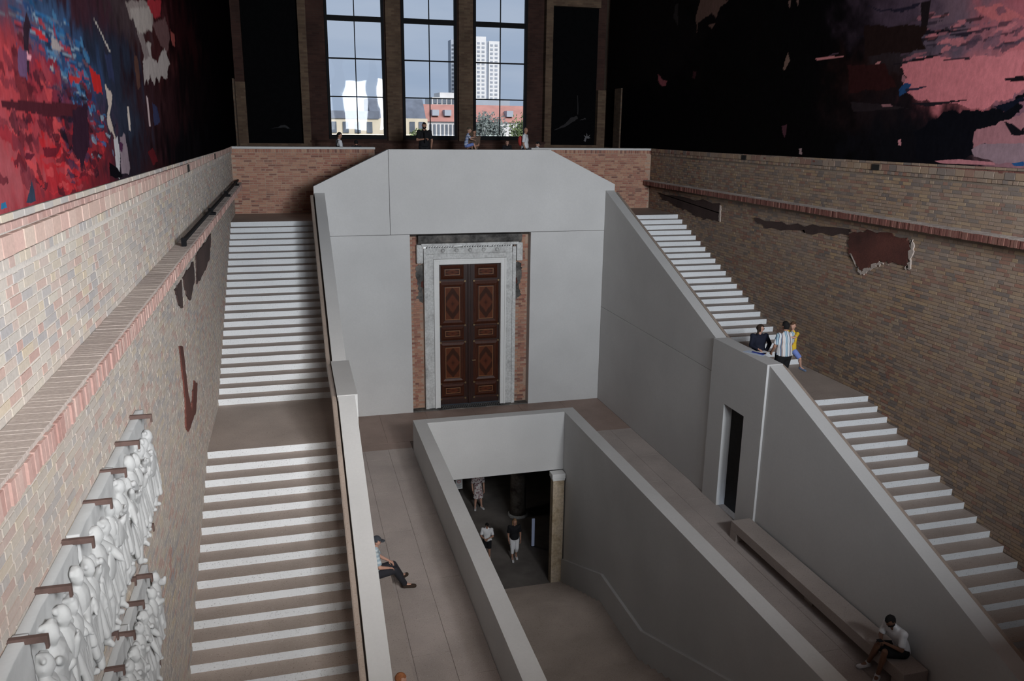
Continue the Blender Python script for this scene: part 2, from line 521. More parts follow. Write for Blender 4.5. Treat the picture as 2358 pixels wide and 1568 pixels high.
def ragged(pts, n=7, amp=0.04, seed=1):
    r = random.Random(seed); out = []
    for i in range(len(pts)):
        a = pts[i]; c = pts[(i + 1) % len(pts)]
        for k in range(n):
            t_ = k / n
            out.append((a[0] + (c[0] - a[0]) * t_ + r.uniform(-amp, amp) * (1 if k else 0.3), a[1] + (c[1] - a[1]) * t_ + r.uniform(-amp, amp) * (1 if k else 0.3)))
    return out

def patch(wall, sx, pts, mat, seed, amp=0.03, thick=0.03, edge=None, name='render_remnant'):
    b = MB(); px = sx * W
    rp = ragged(pts, 8, amp, seed)
    if edge:
        cy = sum(p[0] for p in pts) / len(pts); cz = sum(p[1] for p in pts) / len(pts)
        big = [(cy + (y - cy) * 1.0 + math.copysign(edge, y - cy), cz + (z - cz) * 1.0 + math.copysign(edge * 0.5, z - cz)) for y, z in rp]
        e = MB(); e.prism(big, 'x', px, px - sx * (thick - 0.008)); e.build('plaster_edge', M['plaster_edge'], wall)
    b.prism(rp, 'x', px, px - sx * thick)
    return b.build(name, mat, wall)

patch(wall_left, -1, [(-13.28, 0.42), (-12.45, 0.42), (-12.62, -0.03), (-13.05, 0.12)], M['stain'], 3)
patch(wall_left, -1, [(-12.25, 0.44), (-10.60, 0.44), (-10.62, 0.10), (-11.55, -0.12), (-11.95, 0.05)], M['stain'], 4)
patch(wall_left, -1, [(-10.02, 0.46), (-6.72, 0.50), (-7.55, 0.0), (-9.0, -0.05), (-10.3, -0.05)], M['stain'], 5)
patch(wall_left, -1, [(-13.39, -0.5), (-13.05, -0.6), (-12.95, -1.45), (-12.72, -1.85), (-12.05, -1.5), (-11.65, -1.7), (-12.2, -2.05), (-13.35, -2.0), (-13.52, -1.85), (-13.32, -1.4)], M['stain_red'], 6, 0.025)
patch(wall_right, 1, [(1.8, 0.66), (-3.0, 0.66), (-3.04, 0.12), (-2.1, 0.06), (-1.28, 0.10), (0.09, 0.28), (1.2, 0.42)], M['stain'], 7, 0.07)
patch(wall_right, 1, [(-5.1, 0.42), (-7.0, 0.45), (-9.6, 0.62), (-9.5, 0.46), (-7.85, 0.30), (-7.6, 0.36), (-5.9, 0.2)], M['stain'], 8, 0.05)
patch(wall_right, 1, [(-9.5, 0.50), (-9.65, 0.0), (-10.17, -0.33), (-10.5, -0.15), (-10.8, 0.02), (-11.65, 0.04), (-11.72, 0.56), (-11.5, 0.66), (-10.2, 0.68)], M['stain_red'], 9, 0.045)
patch(wall_right, 1, [(-11.78, 0.60), (-11.70, 0.62), (-11.72, 0.05), (-11.62, -0.02), (-11.80, 0.0)], M['plaster_edge'], 10, 0.05, 0.035, None, 'plaster_edge')
patch(wall_right, 1, [(-3.06, 0.60), (-2.98, 0.60), (-3.0, 0.12), (-3.1, 0.08)], M['plaster_edge'], 12, 0.015, 0.035, None, 'plaster_edge')
patch(wall_right, 1, [(-9.7, 0.03), (-10.17, -0.36), (-10.45, -0.2), (-10.75, 0.0), (-10.9, -0.04), (-10.5, -0.26), (-10.15, -0.44), (-9.68, -0.05)], M['plaster_edge'], 13, 0.05, 0.032, None, 'plaster_edge')

# projecting ledges (rowlock courses)
def ledge(sx, name, label, seed):
    r = random.Random(seed)
    t = MB(); x0 = sx * (W - 0.012); x1 = sx * (W - 0.285)
    t.prism([(x0, 1.045), (x0, 0.90), (x1, 0.90), (x1, 1.035)], 'y', -24.5, YB + 0.0, 0)
    o = t.build(name, M['ledge_top'])
    tag(o, label, kind='structure')
    out = []; y = -24.5; i = 0
    while y < YB - 0.05:
        out.append((y + 0.032, 0.965 + r.uniform(-0.004, 0.004), 0.062, 0.145, 0.0 + r.uniform(0.005, 0.02))); y += 0.075
    lay_bricks(o, out, M['brick_ledge'] if sx > 0 else M['brick_red'], 'x', x1, -sx, 0.06, 300)
    # thin headers along the top of the ledge
    n = 0; B = MB(); y = -24.5
    while y < YB - 0.05:
        B.box(x0, x1 + sx * 0.01, y, y + 0.0605 + r.uniform(-0.003, 0.004), 1.0, 1.066 + r.uniform(0.0, 0.004)); y += 0.0665
    tb = B.build('top_bricks', M['ledge_top'], o, fix=False); tb['kind'] = 'stuff'
    return o
trim_1 = ledge(-1, 'trim_1', 'grey topped brick ledge along the pale wall above the reliefs', 5)
trim_2 = ledge(1, 'trim_2', 'dark red brick ledge along the brown wall', 6)

# ---------------------------------------------------------------- brick gallery front, landings and floors
gf = MB()
for sx in (-1, 1):
    gf.box(sx * 2.9, sx * W, YB, YB + 0.38, -0.4, 2.19)
wall_gallery = gf.build('wall_gallery', M['mortar_e'], fix=False)
tag(wall_gallery, 'red brick gallery front with pale coping behind the stair heads', kind='structure')
gb = []
for sx in (-1, 1):
    u0, u1 = (-W, -2.9) if sx < 0 else (2.9, W)
    gb += courses(u0 + 0.01, u1 - 0.01, 0.0, 2.07, None, seed=80 + sx, pitch=0.076, lz=0.058, joint=0.02)
lay_bricks(wall_gallery, gb, M['brick_e'], 'y', YB, -1, 0.06, 300)
sol = []
for sx in (-1, 1):
    u0, u1 = (-W, -2.9) if sx < 0 else (2.9, W)
    sol += band(u0 + 0.02, u1 - 0.02, 2.13, 0.066, 0.115, 0.02, 0.014, 84 + sx)
lay_bricks(wall_gallery, sol, M['brick_e'], 'y', YB, -1, 0.06, 160, 'soldier_brick')
for sx in (-1, 1):
    boxo('coping', M['coping'], sx * 2.88, sx * (W - 0.001), YB - 0.05, YB + 0.42, 2.19, 2.265, wall_gallery, bevel=0.008)

fl = MB()
fl.box(-W, W, YB + 0.38, YE + 0.5, ZG - 0.35, ZG)
fl.box(-2.9, 2.9, 0.12, YB + 0.38, ZG - 0.35, ZG)
o = fl.build('floor_gallery', M['floor'], fix=False); tag(o, 'gallery floor behind the brick front under the windows', kind='structure')
# short flights from the landings up to the middle of the gallery, behind the concrete wall
for sx in (-1, 1):
    e = empty('gallery_stair', (sx * 4.0, 1.3, 0))
    tag(e, 'short flight behind the concrete wall on the %s' % ('pale brick side' if sx < 0 else 'brown brick side'), 'stairs')
    for k in range(8):
        bx = MB(); xa = 5.05 - k * 0.27
        bx.box(sx * xa - e.location.x, sx * (xa - 0.27 if k < 7 else 2.9) - e.location.x, 0.12 - 1.3, YB - 1.3, -0.2, (k + 1) * 0.15)
        bx.build('step', M['tread'], e, fix=False)

# ---------------------------------------------------------------- the two side stairs
def step_mesh(depth):
    b = MB(); b.box(0, 2.60, 0, depth, -H - 0.12, 0, m=2, my=0, mz=1)
    me = bpy.data.meshes.new('step'); me.from_pydata(b.v, [], b.f)
    for m in (M['riser'], M['tread'], M['joint']): me.materials.append(m)
    me.polygons.foreach_set('material_index', b.m); me.update()
    return me
_sm = step_mesh(T + 0.03)
XS = 5.13                      # stair side face of the parapets
def side_stair(sx, which):
    xw = -W + 0.002 if sx < 0 else XS
    root = empty('stair_flight', (xw, 0, 0))
    tag(root, 'upper flight of pale stone steps beside the %s' % which, 'stairs', 'side stair flights')
    lu = boxo('landing', [M['tread']], 0, 2.60, T - 0.02, YB - 0.065, -0.3, -0.004, root)
    for k in range(1, NUP + 1):
        s = bpy.data.objects.new('step', _sm); s.location = (0, -(k - 1) * T, -(k - 1) * H); link(s, root)
    ub = MB(); ub.prism([(YB - 0.07, -0.3), (T, -0.3), (YL0 - 0.1, ZL - 0.2), (YL0 - 0.1, ZL - 0.6), (YB - 0.07, -0.9)], 'x', 0, 2.60)
    ub.build('underside', M['concrete'], root)
    root2 = empty('stair_flight', (xw, YL1, ZL))
    tag(root2, 'lower flight of pale stone steps beside the %s' % which, 'stairs', 'side stair flights')
    ld = MB(); ld.box(0, 2.60, T - 0.02, L + 0.02, -0.3, -0.004); ld.build('landing', M['tread'], root2, fix=False)
    for k in range(1, 25):
        s = bpy.data.objects.new('step', _sm); s.location = (0, -(k - 1) * T, -(k - 1) * H); link(s, root2)
    return root, root2
side_stair(-1, 'pale wall with the plaster reliefs')
side_stair(1, 'brown wall with the dark red ledge')

# ---------------------------------------------------------------- concrete wall with the great door
YG = -0.2
wall_portal = empty('wall_portal', (0, YG, ZF))
tag(wall_portal, 'smooth pale grey concrete wall around the great wooden door', kind='structure')
def pnl(pts, y0, y1, nm='panel'):
    b = MB(); b.prism([(x, z - ZF) for x, z in pts], 'y', y0 - YG, y1 - YG)
    return b.build(nm, M['concrete'], wall_portal, bevel=0.006)
j = 0.006
pnl([(-4.80, ZF), (-2.10, ZF), (-2.10, -0.49 - j), (-4.80, -0.49 - j)], YG, 0.16)
pnl([(2.10, ZF), (4.80, ZF), (4.80, -0.49 - j), (2.10, -0.49 - j)], YG, 0.16)
pnl([(-5.14, -0.49 + j), (-2.74 - j, -0.49 + j), (-2.74 - j, 2.265), (-5.14, 1.11)], YG, 0.12)
pnl([(-2.74 + j, -0.49 + j), (5.14, -0.49 + j), (5.14, 1.11), (2.74, 2.272), (-2.74 + j, 2.272)], YG, 0.12)
b = MB(); b.box(-4.8, 4.8, 0.10 - YG, 0.115 - YG, -0.6 - ZF, -0.38 - ZF); b.box(-2.8, -2.68, 0.0 - YG, 0.1 - YG, -0.4 - ZF, 2.2 - ZF)
b.build('joint_backing', M['joint'], wall_portal, fix=False)

# ---------------------------------------------------------------- stair parapets
def parapet(sx, lab, lab_p):
    root = empty('stair_parapet', (sx * 4.95, -9.0, ZF))
    tag(root, lab, 'parapet')
    ox, oy, oz = root.location
    def pr(pts, xa, xb, nm, mat=M['concrete'], bev=0.006, mcap=None):
        bb = MB(); bb.prism([(y - oy, z - oz) for y, z in pts], 'x', sx * xa - ox, sx * xb - ox)
        return bb.build(nm, mat, root, bevel=bev)
    sl = H / T
    zt0 = 0.905                 # parapet top at the concrete wall
    ztL = -2.312                # over the landing
    yA, yB_ = -8.50, -11.06
    def top_u(y): return zt0 + (y - YG) * (zt0 - ztL) / (YG - yA)
    jz = -3.25
    xi, xo = 4.80, 5.12
    pr([(YG, jz + 0.005), (YG, zt0), (yA + 0.006, ztL), (yA + 0.006, jz + 0.005)], xi, xo, 'upper_panel')
    pr([(YG, ZF), (YG, jz - 0.005), (yA + 0.006, jz - 0.005), (yA + 0.006, ZF)], xi, xo, 'base_panel')
    # landing block with the narrow doorway
    dy0, dy1, dz = -10.25, -9.28, -3.88
    pb = MB()
    for y0, y1, z0, z1 in ((yB_, dy0, ZF, dz), (dy1, yA - 0.006, ZF, dz), (yB_, yA - 0.006, dz, ztL)):
        pb.box(sx * 4.74 - ox, sx * (xo + 0.03) - ox, y0 - oy, y1 - oy, z0 - oz, z1 - oz)
    pb.build('portal_panel', M['concrete'], root, fix=False)
    yE_ = -19.6
    zE = ztL - 0.02 + (yE_ - yB_) * sl
    pr([(yB_, ZF), (yB_, ztL - 0.012), (yE_, zE), (yE_, ZF)], 4.795, xo + 0.015, 'lower_panel')
    # passage behind the doorway
    q = MB()
    q.box(sx * (xo + 0.03) - ox, sx * 6.8 - ox, dy1 - oy, dy1 + 0.2 - oy, ZF - oz, dz - oz)
    q.box(sx * (xo + 0.03) - ox, sx * 6.8 - ox, dy0 - 0.2 - oy, dy0 - oy, ZF - oz, dz - oz)
    q.box(sx * (xo + 0.03) - ox, sx * 6.8 - ox, dy0 - oy, dy1 - oy, dz - oz, dz + 0.2 - oz)
    q.build('passage_wall', M['concrete'], root, fix=False)
    q = MB(); q.box(sx * 4.99 - ox, sx * 5.05 - ox, dy0 - oy, dy1 - oy, ZF - oz, dz - oz)  # black sheet added where the passage goes dark
    q.build('passage_dark_sheet', M['void'], root, fix=False)
    # stone handrail on the stair side, separated from the wall by a narrow groove
    hr = MB()
    def hrz(y):
        if y > yA: return top_u(y)
        if y > yB_: return ztL
        return ztL - 0.012 + (y - yB_) * sl
    ys = [YG - 0.05, yA + 0.12, yA - 0.12, yB_ + 0.12, yB_ - 0.12, yE_]
    for i_ in range(len(ys) - 1):
        a, c = ys[i_], ys[i_ + 1]
        za, zc = hrz(a) - 0.045, hrz(c) - 0.045
        xa, xb = sx * (xo + 0.045) - ox, sx * (xo + 0.135) - ox
        i0 = len(hr.v)
        for yy, zz in ((a, za), (c, zc)):
            hr.v += [(xa, yy - oy, zz - oz - 0.14), (xb, yy - oy, zz - oz - 0.14), (xb, yy - oy, zz - oz - 0.01), (xb - sx * 0.02, yy - oy, zz - oz), (xa, yy - oy, zz - oz)]
        for k in range(5):
            k2 = (k + 1) % 5
            hr.f.append((i0 + k, i0 + k2, i0 + 5 + k2, i0 + 5 + k)); hr.m.append(0)
    hr.build('handrail', M['handrail'], root)
    gr = MB()
    for i_ in range(len(ys) - 1):
        a, c = ys[i_], ys[i_ + 1]
        xa, xb = sx * (xo - 0.01) - ox, sx * (xo + 0.05) - ox
        i0 = len(gr.v)
        for yy in (a, c):
            zz = hrz(yy)
            gr.v += [(xa, yy - oy, zz - oz - 0.30), (xb, yy - oy, zz - oz - 0.30), (xb, yy - oy, zz - oz - 0.09), (xa, yy - oy, zz - oz - 0.09)]
        for k in range(4):
            k2 = (k + 1) % 4
            gr.f.append((i0 + k, i0 + k2, i0 + 4 + k2, i0 + 4 + k)); gr.m.append(0)
    gr.build('rail_bracket', M['joint'], root)
    return root
parapet(-1, 'tall concrete parapet between the great door and the pale wall stair', '')
parapet(1, 'tall concrete parapet with a narrow doorway beside the long bench', '')

# ---------------------------------------------------------------- main floor with slabs, stair well
floor = boxo('floor', M['floor_joint'], -4.80, -2.60, -20.0, YG + 0.3, ZF - 0.25, ZF - 0.012)
tag(floor, 'brown terrazzo floor slabs between the parapets', kind='structure')
fb = MB(); fb.box(2.60, 4.80, -20.0, YG + 0.3, ZF - 0.25, ZF - 0.012); fb.box(-2.6, 2.6, -3.65, YG + 0.3, ZF - 0.25, ZF - 0.012)
fb.box(-4.8, 4.8, -27, -20.0, ZF - 0.25, ZF)
fb.build('subfloor', M['floor_joint'], floor, fix=False)
fr = random.Random(3)
def slab(x0, x1, y0, y1, mat):
    g = 0.0035
    o = boxo('slab', mat, x0 + g, x1 - g, y0 + g, y1 - g, ZF - 0.2, ZF + fr.uniform(-0.002, 0.0), floor)
    return o
for x0, x1 in ((-4.8, -3.3), (-3.3, -1.7), (-1.7, 0.0), (0, 1.7), (1.7, 3.3), (3.3, 4.8)):
    slab(x0, x1, -2.85, YG + 0.34, M['floor_red'])
for sx in (-1, 1):
    a, c = sorted((sx * 2.6, sx * 4.8))
    slab(a, c, -3.38, -2.85, M['floor_red'])
    xm = [a, a + 0.72, a + 1.45, c]
    for i_ in range(3):
        y = -3.38 - (0.0 if i_ != 1 else 0.75)
        if i_ == 1: slab(xm[i_], xm[i_ + 1], -3.38 - 0.75, -3.38, M['floor'])
        while y > -20:
            dl = fr.choice((1.2, 1.48, 1.9, 2.3)); slab(xm[i_], xm[i_ + 1], max(-20.0, y - dl), y, M['floor']); y -= dl

well = empty('stair_well_parapet', (0, -3.65, ZF))
tag(well, 'low concrete parapet framing the open stair well in the floor', 'parapet')
zc = -5.75
def wp(nm, x0, x1, y0, y1, z0, z1, mat=M['concrete']):
    bb = MB(); bb.box(x0, x1, y0 + 3.65, y1 + 3.65, z0 - ZF, z1 - ZF)
    return bb.build(nm, mat, well, bevel=0.006, fix=False)
wp('side_wall', -2.60, -2.21, -20.0, -3.65, ZV - 0.3, zc)
wp('side_wall', 2.21, 2.60, -20.0, -3.65, ZV - 0.3, zc)
wp('lintel', -2.21, 2.21, -4.0, -3.65, -7.72, zc)
# dado with its rail cut into the well walls
for sx in (-1, 1):
    dd = MB()
    dd.prism([(-4.30 + 3.65, ZV - ZF), (-4.30 + 3.65, -10.80 - ZF), (-7.75 + 3.65, -9.36 - ZF), (-10.55 + 3.65, -9.34 - ZF), (-19.0 + 3.65, -9.34 + 8.45 * 0.394 - ZF), (-19.0 + 3.65, ZV - ZF)], 'x', sx * 2.22, sx * 2.13)
    dd.build('dado', M['concrete'], well, bevel=0.012)

# central stair climbing from the vestibule towards the viewer
cs = empty('stair_flight', (0, -7.75, -10.2))
tag(cs, 'dim central flight inside the stair well rising from the dark vestibule', 'stairs', 'stair well flights')
def cstep(y0, y1, z, nm='step'):
    bb = MB(); bb.box(-2.20, 2.20, y0 + 7.75, y1 + 7.75, z - 0.30 + 10.2, z + 10.2, mz=1); return bb.build(nm, [M['riser'], M['tread']], cs, fix=False)
cstep(-10.75, -7.75, -10.2, 'landing')
n1 = 10; hh = (-10.2 - ZV) / n1
for k in range(1, n1): cstep(-7.75 + (k - 1) * T + 0.012, -7.75 + k * T, -10.2 - k * hh)
for k in range(1, 24): cstep(-10.75 - k * T, -10.75 - (k - 1) * T - 0.012, -10.2 + k * 0.1462)

# vestibule below
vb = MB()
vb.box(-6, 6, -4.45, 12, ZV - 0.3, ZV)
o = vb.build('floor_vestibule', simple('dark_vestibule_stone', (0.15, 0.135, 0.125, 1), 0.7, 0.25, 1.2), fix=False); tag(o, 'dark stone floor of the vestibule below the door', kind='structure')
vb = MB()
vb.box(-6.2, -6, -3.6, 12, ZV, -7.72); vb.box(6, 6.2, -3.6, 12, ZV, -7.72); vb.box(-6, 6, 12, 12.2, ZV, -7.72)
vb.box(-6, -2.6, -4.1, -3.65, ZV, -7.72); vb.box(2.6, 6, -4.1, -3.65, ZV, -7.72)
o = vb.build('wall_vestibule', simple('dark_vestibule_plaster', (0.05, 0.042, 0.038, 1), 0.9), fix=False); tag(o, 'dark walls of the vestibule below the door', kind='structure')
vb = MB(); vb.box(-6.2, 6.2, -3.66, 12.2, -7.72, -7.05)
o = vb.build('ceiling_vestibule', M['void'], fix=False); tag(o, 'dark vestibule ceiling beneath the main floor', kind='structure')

# ---------------------------------------------------------------- shell: ceiling, rear wall, rear gallery
c = MB(); c.box(-W - 0.5, W + 0.5, YREAR - 0.5, YE + 1, Z_CEIL, Z_CEIL + 0.3)
o = c.build('ceiling', M['timber'], fix=False); tag(o, 'dark timber roof high above the hall', kind='structure')
rw = MB()
WX = ((-4.2, -1.85), (-1.15, 1.15), (1.85, 4.2))
edges = [-W - 0.4, -4.2, -1.85, -1.15, 1.15, 1.85, 4.2, W + 0.4]
for i_ in range(0, 8, 2): rw.box(edges[i_], edges[i_ + 1], YREAR - 0.5, YREAR, ZF - 5, Z_CEIL)
for a, c_ in WX:
    rw.box(a, c_, YREAR - 0.5, YREAR, ZF - 5, 2.5); rw.box(a, c_, YREAR - 0.5, YREAR, 9.0, Z_CEIL)
o = rw.build('wall_rear', M['rear_brick'], fix=False); tag(o, 'rear brick wall with three tall window openings behind the viewer', kind='structure')
rg = MB(); rg.box(-W, W, YREAR, -26.2, ZG - 0.4, ZG); rg.box(-W, W, -26.75, -26.4, ZG, 2.2); rg.box(-W, W, -26.6, -26.4, ZG - 2.2, ZG)
o = rg.build('floor_rear_gallery', M['rear_brick'], fix=False); tag(o, 'rear gallery slab and parapet where the viewer stands', kind='structure')
rg = MB(); rg.box(-W, W, YREAR, -20.0, ZV - 0.5, ZF - 0.25)
o = rg.build('floor_rear_base', M['floor'], fix=False); tag(o, 'solid base under the near end of the main floor', kind='structure')

# ---------------------------------------------------------------- end wall with three tall windows
ew = MB()
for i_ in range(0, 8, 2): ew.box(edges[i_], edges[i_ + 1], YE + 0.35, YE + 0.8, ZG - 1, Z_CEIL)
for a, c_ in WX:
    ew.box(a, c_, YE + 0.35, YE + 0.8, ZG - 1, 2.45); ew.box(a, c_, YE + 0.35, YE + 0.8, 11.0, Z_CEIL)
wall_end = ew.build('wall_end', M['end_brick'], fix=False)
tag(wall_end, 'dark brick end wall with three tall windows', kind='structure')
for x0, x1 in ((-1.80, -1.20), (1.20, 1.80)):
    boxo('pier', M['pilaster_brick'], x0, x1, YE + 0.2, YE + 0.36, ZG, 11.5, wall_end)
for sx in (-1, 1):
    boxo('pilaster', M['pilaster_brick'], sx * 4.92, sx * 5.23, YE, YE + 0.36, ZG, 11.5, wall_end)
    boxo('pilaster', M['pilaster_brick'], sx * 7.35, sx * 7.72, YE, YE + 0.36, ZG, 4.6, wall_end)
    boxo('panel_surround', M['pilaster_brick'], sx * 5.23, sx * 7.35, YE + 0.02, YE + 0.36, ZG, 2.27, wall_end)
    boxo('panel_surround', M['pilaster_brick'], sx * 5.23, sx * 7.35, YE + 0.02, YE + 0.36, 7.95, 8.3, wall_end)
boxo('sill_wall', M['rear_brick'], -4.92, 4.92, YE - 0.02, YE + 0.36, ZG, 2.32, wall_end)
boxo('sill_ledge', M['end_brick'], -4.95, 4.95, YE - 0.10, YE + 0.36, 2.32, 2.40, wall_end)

gl = bpy.data.materials.new('tinted_window_glass'); gl.use_nodes = True
_n = gl.node_tree.nodes; _l = gl.node_tree.links; _n.clear()
_o = _n.new('ShaderNodeOutputMaterial'); _t = _n.new('ShaderNodeBsdfTransparent'); _t.inputs['Color'].default_value = (0.315, 0.32, 0.33, 1)
_g = _n.new('ShaderNodeBsdfGlossy'); _g.inputs['Roughness'].default_value = 0.02; _g.inputs['Color'].default_value = (0.9, 0.92, 0.95, 1)
_mx = _n.new('ShaderNodeMixShader'); _mx.inputs['Fac'].default_value = 0.016
_gn = _n.new('ShaderNodeTexNoise'); _gn.inputs['Scale'].default_value = 0.9; _gn.inputs['Detail'].default_value = 1
_gp = _n.new('ShaderNodeNewGeometry'); _gb = _n.new('ShaderNodeBump'); _gb.inputs['Strength'].default_value = 0.35; _gb.inputs['Distance'].default_value = 0.02
_l.new(_gp.outputs['Position'], _gn.inputs['Vector']); _l.new(_gn.outputs['Fac'], _gb.inputs['Height']); _l.new(_gb.outputs['Normal'], _g.inputs['Normal'])
_l.new(_t.outputs[0], _mx.inputs[1]); _l.new(_g.outputs[0], _mx.inputs[2]); _l.new(_mx.outputs[0], _o.inputs['Surface'])
ZB = [2.65, 4.13, 5.61, 7.13, 8.9, 10.7]
for wi, (a, c_) in enumerate(WX):
    w = empty('window_%d' % (wi + 1), ((a + c_) / 2, 8.0, 2.45))
    tag(w, ['tall dark framed window beside the man in the waistcoat', 'middle tall dark framed window behind the man in black', 'tall dark framed window showing the white tower block'][wi], kind='structure')
    hw = (c_ - a) / 2; ox, oy, oz = w.location
    fm = MB()
    fm.box(-hw, -hw + 0.11, -0.09, 0.09, 0, 8.5); fm.box(hw - 0.11, hw, -0.09, 0.09, 0, 8.5)
    fm.box(-hw, hw, -0.12, 0.09, 0, 2.62 - oz); fm.build('window_frame', M['dark_metal'], w, fix=False)
    for z, th in ((4.13, 0.045), (5.61, 0.05), (7.13, 0.2), (8.9, 0.05), (10.75, 0.2)):
        bb = MB(); bb.box(-hw, hw, -0.06, 0.06, z - th / 2 - oz, z + th / 2 - oz); bb.build('transom', M['dark_metal'], w, fix=False)
    bb = MB(); bb.box(-0.018, 0.018, -0.03, 0.03, 0.2, 8.4); bb.build('mullion', M['dark_metal'], w, fix=False)
    for i_ in range(5):
        for s_ in (-1, 1):
            bb = MB(); x0, x1 = sorted((s_ * 0.018, s_ * (hw - 0.11)))
            bb.quad((x0, 0.0, ZB[i_] - oz), (x1, 0.0, ZB[i_] - oz), (x1, 0.0, ZB[i_ + 1] - oz), (x0, 0.0, ZB[i_ + 1] - oz))
            bb.build('pane', gl, w, fix=False)
# ---------------------------------------------------------------- great wooden door
YD = 0.20                      # door plane
ZD0, ZD1 = -6.69, -1.57
def wood(name, dark, light, sc=1.0):
    t = NT(name)
    v = t.pos((9 * sc, 9 * sc, 1.2 * sc))
    n = t.noise(2.5, 6, 0.6, vec=v)
    w = t.node('ShaderNodeTexWave', Scale=1.6, Distortion=6.0, Detail=3.0); t.l.new(v, w.inputs['Vector'])
    f = t.math('MULTIPLY', n, w.outputs['Fac'])
    t.base(t.ramp(f, [(0.1, dark), (0.55, light)]))
    t.b.inputs['Roughness'].default_value = 0.38
    t.b.inputs['Specular IOR Level'].default_value = 0.4
    return t.mat
M['mahogany'] = wood('dark_mahogany', (0.012, 0.004, 0.003, 1), (0.050, 0.014, 0.008, 1))
M['moulding'] = wood('polished_moulding', (0.030, 0.009, 0.005, 1), (0.10, 0.028, 0.013, 1))
M['inlay'] = wood('pale_inlay_line', (0.16, 0.065, 0.025, 1), (0.30, 0.13, 0.055, 1))
def veneer_mat():
    """diamond matched burr veneer; each panel carries its own centred coordinates 'pan'"""
    t = NT('burr_veneer')
    at = t.attr('pan'); s = t.node('ShaderNodeSeparateXYZ'); t.l.new(at.outputs['Vector'], s.inputs[0])
    ax = t.math('ABSOLUTE', s.outputs['X']); az = t.math('ABSOLUTE', s.outputs['Y'])
    dd = t.math('ADD', t.math('MULTIPLY', ax, 0.62), az)
    n = t.noise(7.0, 5, 0.6)
    dd = t.math('ADD', dd, t.math('MULTIPLY', t.math('SUBTRACT', n, 0.5), 0.22))
    c = t.ramp(dd, [(0.06, (0.040, 0.012, 0.007, 1)), (0.2, (0.085, 0.024, 0.012, 1)), (0.50, (0.10, 0.029, 0.014, 1)), (0.66, (0.036, 0.013, 0.008, 1)), (0.98, (0.045, 0.016, 0.009, 1)), (1.2, (0.10, 0.03, 0.014, 1))])
    t.base(c); t.b.inputs['Roughness'].default_value = 0.3
    return t.mat
M['veneer'] = veneer_mat()
M['brass'] = simple('dull_brass', (0.22, 0.15, 0.08, 1), 0.4, metal=0.7)
door = empty('door_1', (0, YD, ZD0))
tag(door, 'tall double door of dark inlaid wood in the grey wall', kind='structure')
HD = ZD1 - ZD0
PANS = [(0.040, 0.080, 0), (0.163, 0.391, 1), (0.468, 0.508, 0), (0.587, 0.808, 1), (0.881, 0.921, 0)]
for sx in (-1, 1):
    lf = boxo('door_leaf', M['mahogany'], min(sx * 0.015, sx * 1.10), max(sx * 0.015, sx * 1.10), 0.0, 0.10, 0.0, HD, door, bevel=0.004)
    cx = sx * 0.60; hw = 0.265
    for f0, f1, big in PANS:
        z1 = HD * (1 - f0); z0 = HD * (1 - f1)
        mo = MB(); g = 0.17 if big else 0.12; go = g + 0.02
        A = [(cx - hw - go, 0.0, z0 - go), (cx + hw + go, 0.0, z0 - go), (cx + hw + go, 0.0, z1 + go), (cx - hw - go, 0.0, z1 + go)]
        B = [(cx - hw - g * 0.55, -0.05, z0 - g * 0.55), (cx + hw + g * 0.55, -0.05, z0 - g * 0.55), (cx + hw + g * 0.55, -0.05, z1 + g * 0.55), (cx - hw - g * 0.55, -0.05, z1 + g * 0.55)]
        C = [(cx - hw - 0.02, -0.012, z0 - 0.02), (cx + hw + 0.02, -0.012, z0 - 0.02), (cx + hw + 0.02, -0.012, z1 + 0.02), (cx - hw - 0.02, -0.012, z1 + 0.02)]
        for i_ in range(4):
            k = (i_ + 1) % 4
            mo.quad(A[i_], A[k], B[k], B[i_]); mo.quad(B[i_], B[k], C[k], C[i_])
        mo.build('panel_moulding', M['moulding'], lf)
        vn = MB(); vn.box(cx - hw + 0.02, cx + hw - 0.02, -0.022, 0.0, z0 + 0.02, z1 - 0.02)
        po = vn.build('veneer_panel', M['veneer'], lf, fix=False)
        at_ = po.data.attributes.new('pan', 'FLOAT_VECTOR', 'POINT')
        hz = (z1 - z0) / 2
        at_.data.foreach_set('vector', [q for v in po.data.vertices for q in ((v.co.x - cx) / hw, (v.co.z - (z0 + z1) / 2) / hz if big else (v.co.z - (z0 + z1) / 2) * 0.6 / hz, 0)])
        il = MB(); w_ = 0.022
        il.box(cx - hw, cx + hw, -0.026, -0.004, z0, z0 + w_); il.box(cx - hw, cx + hw, -0.026, -0.004, z1 - w_, z1)
        il.box(cx - hw, cx - hw + w_, -0.026, -0.004, z0 + w_, z1 - w_); il.box(cx + hw - w_, cx + hw, -0.026, -0.004, z0 + w_, z1 - w_)
        il.build('inlay_border', M['inlay'], lf, fix=False)
    for f in (0.122, 0.430, 0.548, 0.845, 0.958):
        rl = MB(); zz = HD * (1 - f); rl.box(cx - 0.46, cx + 0.46, -0.035, 0.0, zz - 0.018, zz + 0.018); rl.build('rail_bead', M['moulding'], lf, fix=False)
        for q in (-1, 1):
            rs = MB(); xx = cx + q * 0.44
            rs.tube([(xx, -0.065, zz), (xx, -0.03, zz)], 0.035, 12); rs.build('rosette', M['brass'], lf)
bb = MB(); bb.tube([(0.10, -0.06, HD * 0.315), (0.22, -0.06, HD * 0.315)], 0.012, 8); bb.tube([(0.10, 0, HD * 0.315), (0.10, -0.065, HD * 0.315)], 0.014, 8)
bb.build('door_handle', M['brass'], door)
bb = MB(); bb.box(-0.05, 0.05, -0.045, 0.02, 0, HD); bb.build('meeting_stile', M['mahogany'], door, bevel=0.01, fix=False)

